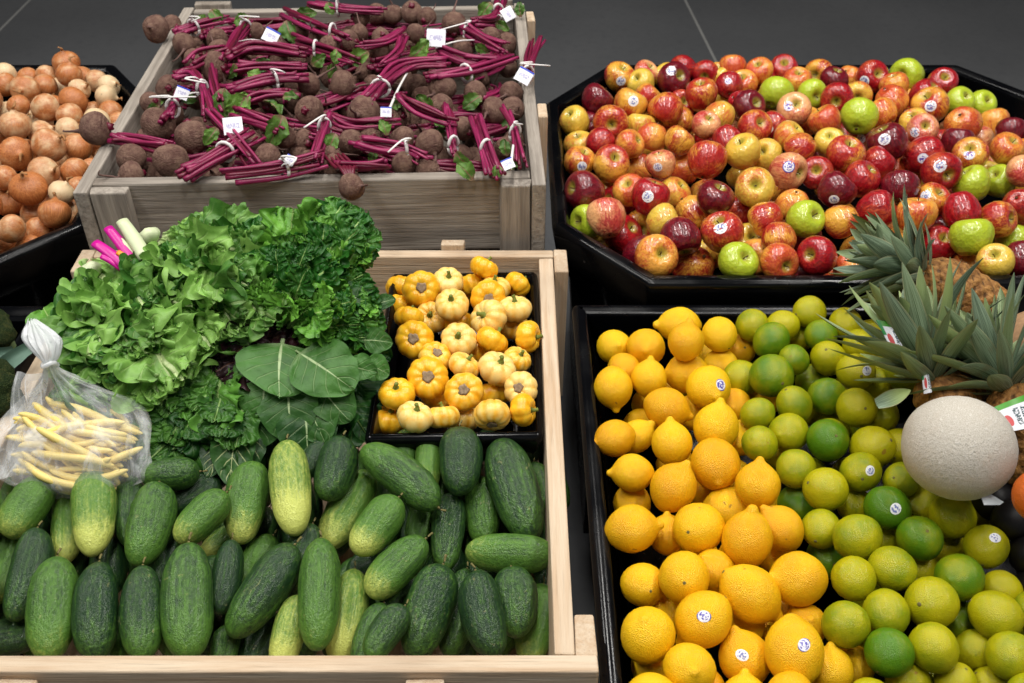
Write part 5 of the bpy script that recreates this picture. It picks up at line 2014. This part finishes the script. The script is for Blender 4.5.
def broccoli(c, r, ax, label, seed):
    rr = random.Random(seed)
    root = empty('broccoli', c)
    tag(root, label, 'broccoli', 'broccoli in the left bin')
    ax = ax.normalized()
    v, f, u = tube([(0, 0, 0), tuple(-ax * r * 0.9), tuple(-ax * r * 2.0)], [r * 0.6, r * 0.34, r * 0.36], 10, 3)
    add('stalk', mesh('stalk', v, f, M['stalk'], True, u), root)
    base = bmesh.new()
    bmesh.ops.create_icosphere(base, subdivisions=3, radius=1)
    vs = [x.co.copy() for x in base.verts]
    fs = [tuple(x.index for x in ff.verts) for ff in base.faces]
    base.free()
    for k in range(13):
        if k == 0:
            d = ax
        else:
            a = k * 2.4
            t = 0.35 + 0.75 * (k / 13)
            s1 = ax.orthogonal().normalized()
            s2 = ax.cross(s1)
            d = (ax * math.cos(t) + (s1 * math.cos(a) + s2 * math.sin(a)) * math.sin(t))
        rad_ = r * rr.uniform(0.38, 0.5)
        V = [p * (1 + 0.16 * noise.noise(p * 5 + Vector((k, seed, 0))) + 0.10 * noise.noise(p * 11)) for p in vs]
        add('floret', mesh('floret', V, fs, M['broccoli']), root, d * r * 0.72, axis_rot(d), rad_)
    return root


b1 = broccoli(atd(-4, 340, 1.62), 0.045, Vector((-0.2, -0.2, 1)), 'broccoli crown nearest the back rim of the black bin', 1)
b2 = broccoli(atd(-8, 398, 1.50), 0.055, Vector((0.1, -0.5, 0.9)), 'broccoli crown in front, half behind the bean bag', 2)
for (p, q, w) in (((-6, 374, 1.50), (29, 342, 1.52), 0.014), ((-6, 356, 1.52), (14, 352, 1.53), 0.012)):
    a, b = atd(*p), atd(*q)
    dt = leaf_grid((b - a).length, w, lambda u: 1.0 - 0.35 * u, 12, 6, 0.03, 2, 0.12, 0.6, 0.05, R.random())
    me = mesh('leaf_stalk', dt[0], dt[1], M['stalkleaf'], True, dt[2])
    o = leaf_obj('leaf_stalk', M['stalkleaf'], a, b, (CAM - a).normalized(), dt, b2)

# ------------------------------------------------------------------ pineapples


def pine_body_mesh():
    vs, fs, ey = [], [], []
    NU, NV = 60, 72
    for i in range(NU + 1):
        t = i / NU
        z = -1 + 2 * t
        r = max(1 - abs(z) ** 3.2, 0) ** 0.5 * 0.62
        for s in range(NV):
            a = 6.2832 * s / NV
            # two families of spirals make the diamond eyes
            k1 = math.sin(8 * a / 2 * 2 / 2 + z * 14)
            k2 = math.sin(8 * a / 2 * 2 / 2 - z * 14)
            e = abs(k1 * k2) ** 0.5
            rr = r * (0.94 + 0.09 * e)
            vs.append((rr * math.cos(a), rr * math.sin(a), z))
            ey.append(e)
    for i in range(NU):
        for s in range(NV):
            fs.append((i * NV + s, i * NV + (s + 1) % NV, (i + 1) * NV + (s + 1) % NV, (i + 1) * NV + s))
    return mesh('fruit', vs, fs, M['pinebody'], True, None, ('eye', ey))


PBODY = pine_body_mesh()


def crown_leaf(L_, W_, bend, seed):
    rr = random.Random(seed)
    vs, fs, us = [], [], []
    NU, NV = 14, 6
    tw = rr.uniform(-0.25, 0.25)
    for i in range(NU + 1):
        u = i / NU
        w = W_ * (0.55 + 0.45 * math.sin(math.pi * min(u * 1.6, 1) * 0.5)) * (1 - u ** 2.2) ** 0.8 if u < 1 else 0.0004
        w = max(w, 0.0005)
        y = L_ * u * (1 - 0.15 * abs(bend) * u * u)
        z = bend * L_ * u ** 2.2
        for j in range(NV + 1):
            v = -1 + 2 * j / NV
            c, s = math.cos(tw * u), math.sin(tw * u)
            x, zz = v * w, 0.38 * w * v * v
            vs.append((x * c - zz * s, y, z + x * s + zz * c))
            us.append((u, v))
    for i in range(NU):
        for j in range(NV):
            a = i * (NV + 1) + j
            fs.append((a, a + 1, a + NV + 2, a + NV + 1))
    return vs, fs, us


def pineapple(base, tipdir, body_dir, n, Lr, label, seed, split=1.0, body=(0.095, 0.095), flare=1.0, tone=0.5):
    rr = random.Random(seed)
    root = empty('pineapple', base)
    tag(root, label, 'pineapple', 'pineapples at the back of the lime bin')
    ax = tipdir.normalized()
    bd = body_dir.normalized()
    add('fruit', PBODY, root, bd * body[0] * 0.9, axis_rot(-bd), (body[0], body[0], body[1]))
    s1 = ax.orthogonal().normalized()
    s2 = ax.cross(s1)
    for k in range(n):
        t = k / (n - 1)               # 0 outer / low, 1 inner / high
        a = k * 2.39996
        tilt = (1.25 * (1 - t) ** 0.85 + 0.10) * flare + rr.uniform(-0.1, 0.1)
        side = s1 * math.cos(a) + s2 * math.sin(a)
        d = ax * math.cos(tilt) + side * math.sin(tilt)
        b = ax * (0.006 + 0.055 * t) + side * (0.016 * (1 - 0.5 * t))
        L_ = (Lr[0] + (Lr[1] - Lr[0]) * math.sin(math.pi * min(1, 0.12 + t * 0.9))) * rr.uniform(0.85, 1.15)
        W_ = rr.uniform(0.013, 0.020)
        face = (ax - d * ax.dot(d))
        face = face.normalized() if face.length > 0.05 else side
        y = d
        x = y.cross(face).normalized()
        z = x.cross(y)
        v, f, u = crown_leaf(L_, W_, rr.uniform(-0.30, 0.25), rr.random())
        me = mesh('leaf', v, f, M['pineleaf'], True, u)
        o = add('leaf', me, root, b, Matrix((x, y, z)).transposed().to_quaternion())
        o.color = (max(0, min(1, rr.gauss(tone, 0.3))), 0, 0, 1)
    return root


pA0, pA1 = atd(930, 276, 1.60), atd(850, 240, 1.62)
PA = pineapple(pA0, pA1 - pA0, atd(1000, 318, 1.60) - pA0, 58, (0.055, 0.120), 'pineapple at the back, crown lying over the apple bin rim', 3, body=(0.072, 0.085), tone=0.15, flare=0.85)
pB0, pB1 = atd(936, 386, 1.40), atd(902, 296, 1.42)
PB = pineapple(pB0, pB1 - pB0, atd(985, 440, 1.46) - pB0, 60, (0.06, 0.150), 'pineapple in the middle, crown standing behind the cantaloupe', 4, body=(0.075, 0.085), tone=0.4, flare=0.95)
pC0, pC1 = atd(1012, 396, 1.36), atd(972, 330, 1.38)
PC = pineapple(pC0, pC1 - pC0, atd(1042, 470, 1.34) - pC0, 54, (0.055, 0.125), 'pineapple at the right edge, crown leaning toward the limes', 5, body=(0.08, 0.09), tone=0.4, flare=0.9)


def printed_tag_mat():
    k = Mt('green_and_white_printed_tag', 0.35, 0.45)
    u, v = k.sep(k.uv())[0], k.sep(k.uv())[1]
    c = C(222, 224, 232)
    # dark lettering too small to read, in two lines
    nz = k.noise(k.scale(k.uv(), (9, 22, 1)), 1.0, 1, 0.0)
    rows_ = k.math('MULTIPLY', k.ramp(u, 0.40, 0.43), k.ramp(u, 0.80, 0.83, 1, 0))
    gap = k.ramp(k.math('ABSOLUTE', k.math('SUBTRACT', u, 0.61)), 0.02, 0.04)
    vv = k.math('MULTIPLY', k.ramp(v, 0.12, 0.16), k.ramp(v, 0.70, 0.74, 1, 0))
    ink = k.math('MULTIPLY', k.math('MULTIPLY', rows_, gap), k.math('MULTIPLY', vv, k.ramp(nz, 0.42, 0.5)))
    c = k.mix(ink, c, C(38, 66, 72))
    c = k.mix(k.ramp(v, 0.80, 0.83), c, C(70, 150, 36))
    c = k.mix(k.math('MULTIPLY', k.ramp(u, 0.10, 0.13, 1, 0), k.ramp(v, 0.5, 0.55)), c, C(32, 130, 62))
    du = k.math('SUBTRACT', u, 0.20)
    dv = k.math('SUBTRACT', v, 0.38)
    rr = k.math('ADD', k.math('MULTIPLY', k.math('MULTIPLY', du, du), 70.0), k.math('MULTIPLY', k.math('MULTIPLY', dv, dv), 22.0))
    c = k.mix(k.ramp(rr, 0.8, 1.0, 1, 0), c, C(196, 70, 72))
    k.base(c)
    return k.m


M['ptag'] = printed_tag_mat()


def card(root, corners, nm='tag', label=None):
    """corners: (px,py,D) tl tr br bl"""
    a, b, c, d = [atd(*q) for q in corners]
    nrm = (b - a).cross(d - a).normalized()
    if nrm.dot(CAM - a) < 0:
        nrm = -nrm
    V, FC, UV = [], [], []
    G = 6
    for sd in (0, 1):
        for i in range(G + 1):
            for j in range(G + 1):
                u, w = i / G, j / G
                p = (a.lerp(b, u)).lerp(d.lerp(c, u), 1 - w)
                p = p + nrm * (0.004 * math.sin(math.pi * u) + (0.0006 if sd == 0 else -0.0006))
                V.append(p - root.location)
                UV.append((u, w))
    m1 = (G + 1) ** 2
    for i in range(G):
        for j in range(G):
            q = i * (G + 1) + j
            FC.append((q, q + G + 1, q + G + 2, q + 1))
            FC.append((m1 + q, m1 + q + 1, m1 + q + G + 2, m1 + q + G + 1))
    o = add(nm, mesh(nm, V, FC, M['ptag'], True, UV), root)
    if label:
        o['label'] = label
    return o


card(PB, [(876, 320, 1.40), (903, 327, 1.40), (908, 352, 1.39), (893, 352, 1.385)], 'tag', 'green and white printed tag')
card(PB, [(921, 368, 1.375), (926, 360, 1.38), (932, 392, 1.37), (924, 394, 1.37)], 'tag_end')
card(PC, [(990, 409, 1.30), (1030, 393, 1.30), (1036, 428, 1.285), (1010, 432, 1.285)], 'tag', 'white printed tag with green edge')
# a cut leaf end lying among the limes
ll = empty('pineapple_leaf', atd(878, 400, 1.36))
v, f, u = crown_leaf(0.055, 0.013, -0.1, 8)
leaf_obj('leaf_blade', M['pineleaf'], atd(876, 404, 1.355), atd(921, 386, 1.36), (CAM - ll.location).normalized(), (v, f, u), ll, 0.9)
tag(ll, 'single cut pineapple leaf lying between lime and cantaloupe', 'leaf')

# ------------------------------------------------------------------ melons, avocados, orange


def ball_mesh(name, prof, mat, seed, amp=0.02, segs=36):
    v, f = lathe(prof, segs, None, 3)
    v = [Vector(p) * (1 + amp * noise.noise(Vector(p) * 1.4 + Vector((seed, 0, 0)))) for p in v]
    return mesh(name, v, f, mat)


ME_P = [(0, -0.98), (0.25, -0.96), (0.6, -0.80), (0.88, -0.46), (1.0, 0), (0.9, 0.44), (0.62, 0.78), (0.28, 0.96), (0, 0.985)]
mp = atd(958, 448, 1.275)
ml = add('cantaloupe', ball_mesh('cantaloupe', ME_P, M['melon'], 3, 0.025, 48), None, mp, axis_rot(Vector((0.9, -0.35, 0.05))), (0.0665, 0.0665, 0.069))
tag(ml, 'pale netted cantaloupe resting among limes and pineapples', 'melon')
v, f = lathe([(0, 0.90), (0.08, 0.94), (0.11, 0.985), (0.06, 1.0), (0, 0.985)], 12, None, 1)
add('stem_scar', mesh('stem_scar', v, f, M['scar']), ml)
m2 = add('cantaloupe', ball_mesh('cantaloupe', ME_P, M['melon_tan'], 9, 0.02, 40), None, atd(1042, 352, 1.50), axis_rot(Vector((0.3, -0.2, 1))), 0.066)
tag(m2, 'tan melon cut off by the right edge behind pineapple', 'melon')
AV_P = [(0, -1.0), (0.3, -0.97), (0.66, -0.78), (0.92, -0.40), (1.0, 0.0), (0.9, 0.42), (0.68, 0.82), (0.46, 1.14), (0.22, 1.32), (0, 1.36)]
AVO = ball_mesh('avocado', AV_P, M['avocado'], 4, 0.03, 20)
av = []
for (px, py, D) in ((1014, 520, 1.31), (1032, 556, 1.29), (994, 500, 1.35), (1044, 530, 1.31), (1034, 590, 1.28)):
    o = add('avocado', AVO, None, atd(px, py, D), axis_rot(rv(1)), 0.028)
    add('stem_button', BUTTON, o, (0, 0, 1.34))
    av.append((o, px, py, 'dark ripe avocado beside the stickered lime'))
row_labels(av, 3, 'avocado', 'avocados at the right of the limes')
og = add('orange', ball_mesh('orange', [(0, -0.97), (0.3, -0.94), (0.7, -0.7), (0.95, -0.3), (1, 0.05), (0.9, 0.45), (0.6, 0.8), (0.25, 0.96), (0, 0.97)], M['orange'], 2, 0.015, 24), None, atd(1043, 497, 1.20), axis_rot(rv(1)), 0.034)
og.color = (0.4, 0, 0, 1)
add('stem_button', BUTTON, og, (0, 0, 0.96))
tag(og, 'orange cut off by the right edge below the pineapple', 'orange')
pc = atd(988, 499, 1.255)
sv = [atd(980, 494, 1.25), atd(984, 490, 1.26), atd(1004, 502, 1.26), atd(1000, 505, 1.25), atd(984, 505, 1.245)]
nn = (CAM - pc).normalized() * 0.0006
V = [p - pc + nn for p in sv] + [p - pc - nn for p in sv]
o = add('paper_scrap', mesh('paper_scrap', V, [(0, 1, 2, 3, 4), (9, 8, 7, 6, 5)] + [(i, (i + 1) % 5, 5 + (i + 1) % 5, 5 + i) for i in range(5)], M['paper'], False), None, pc)
tag(o, 'small white paper tag end poking out below the cantaloupe', 'tag')
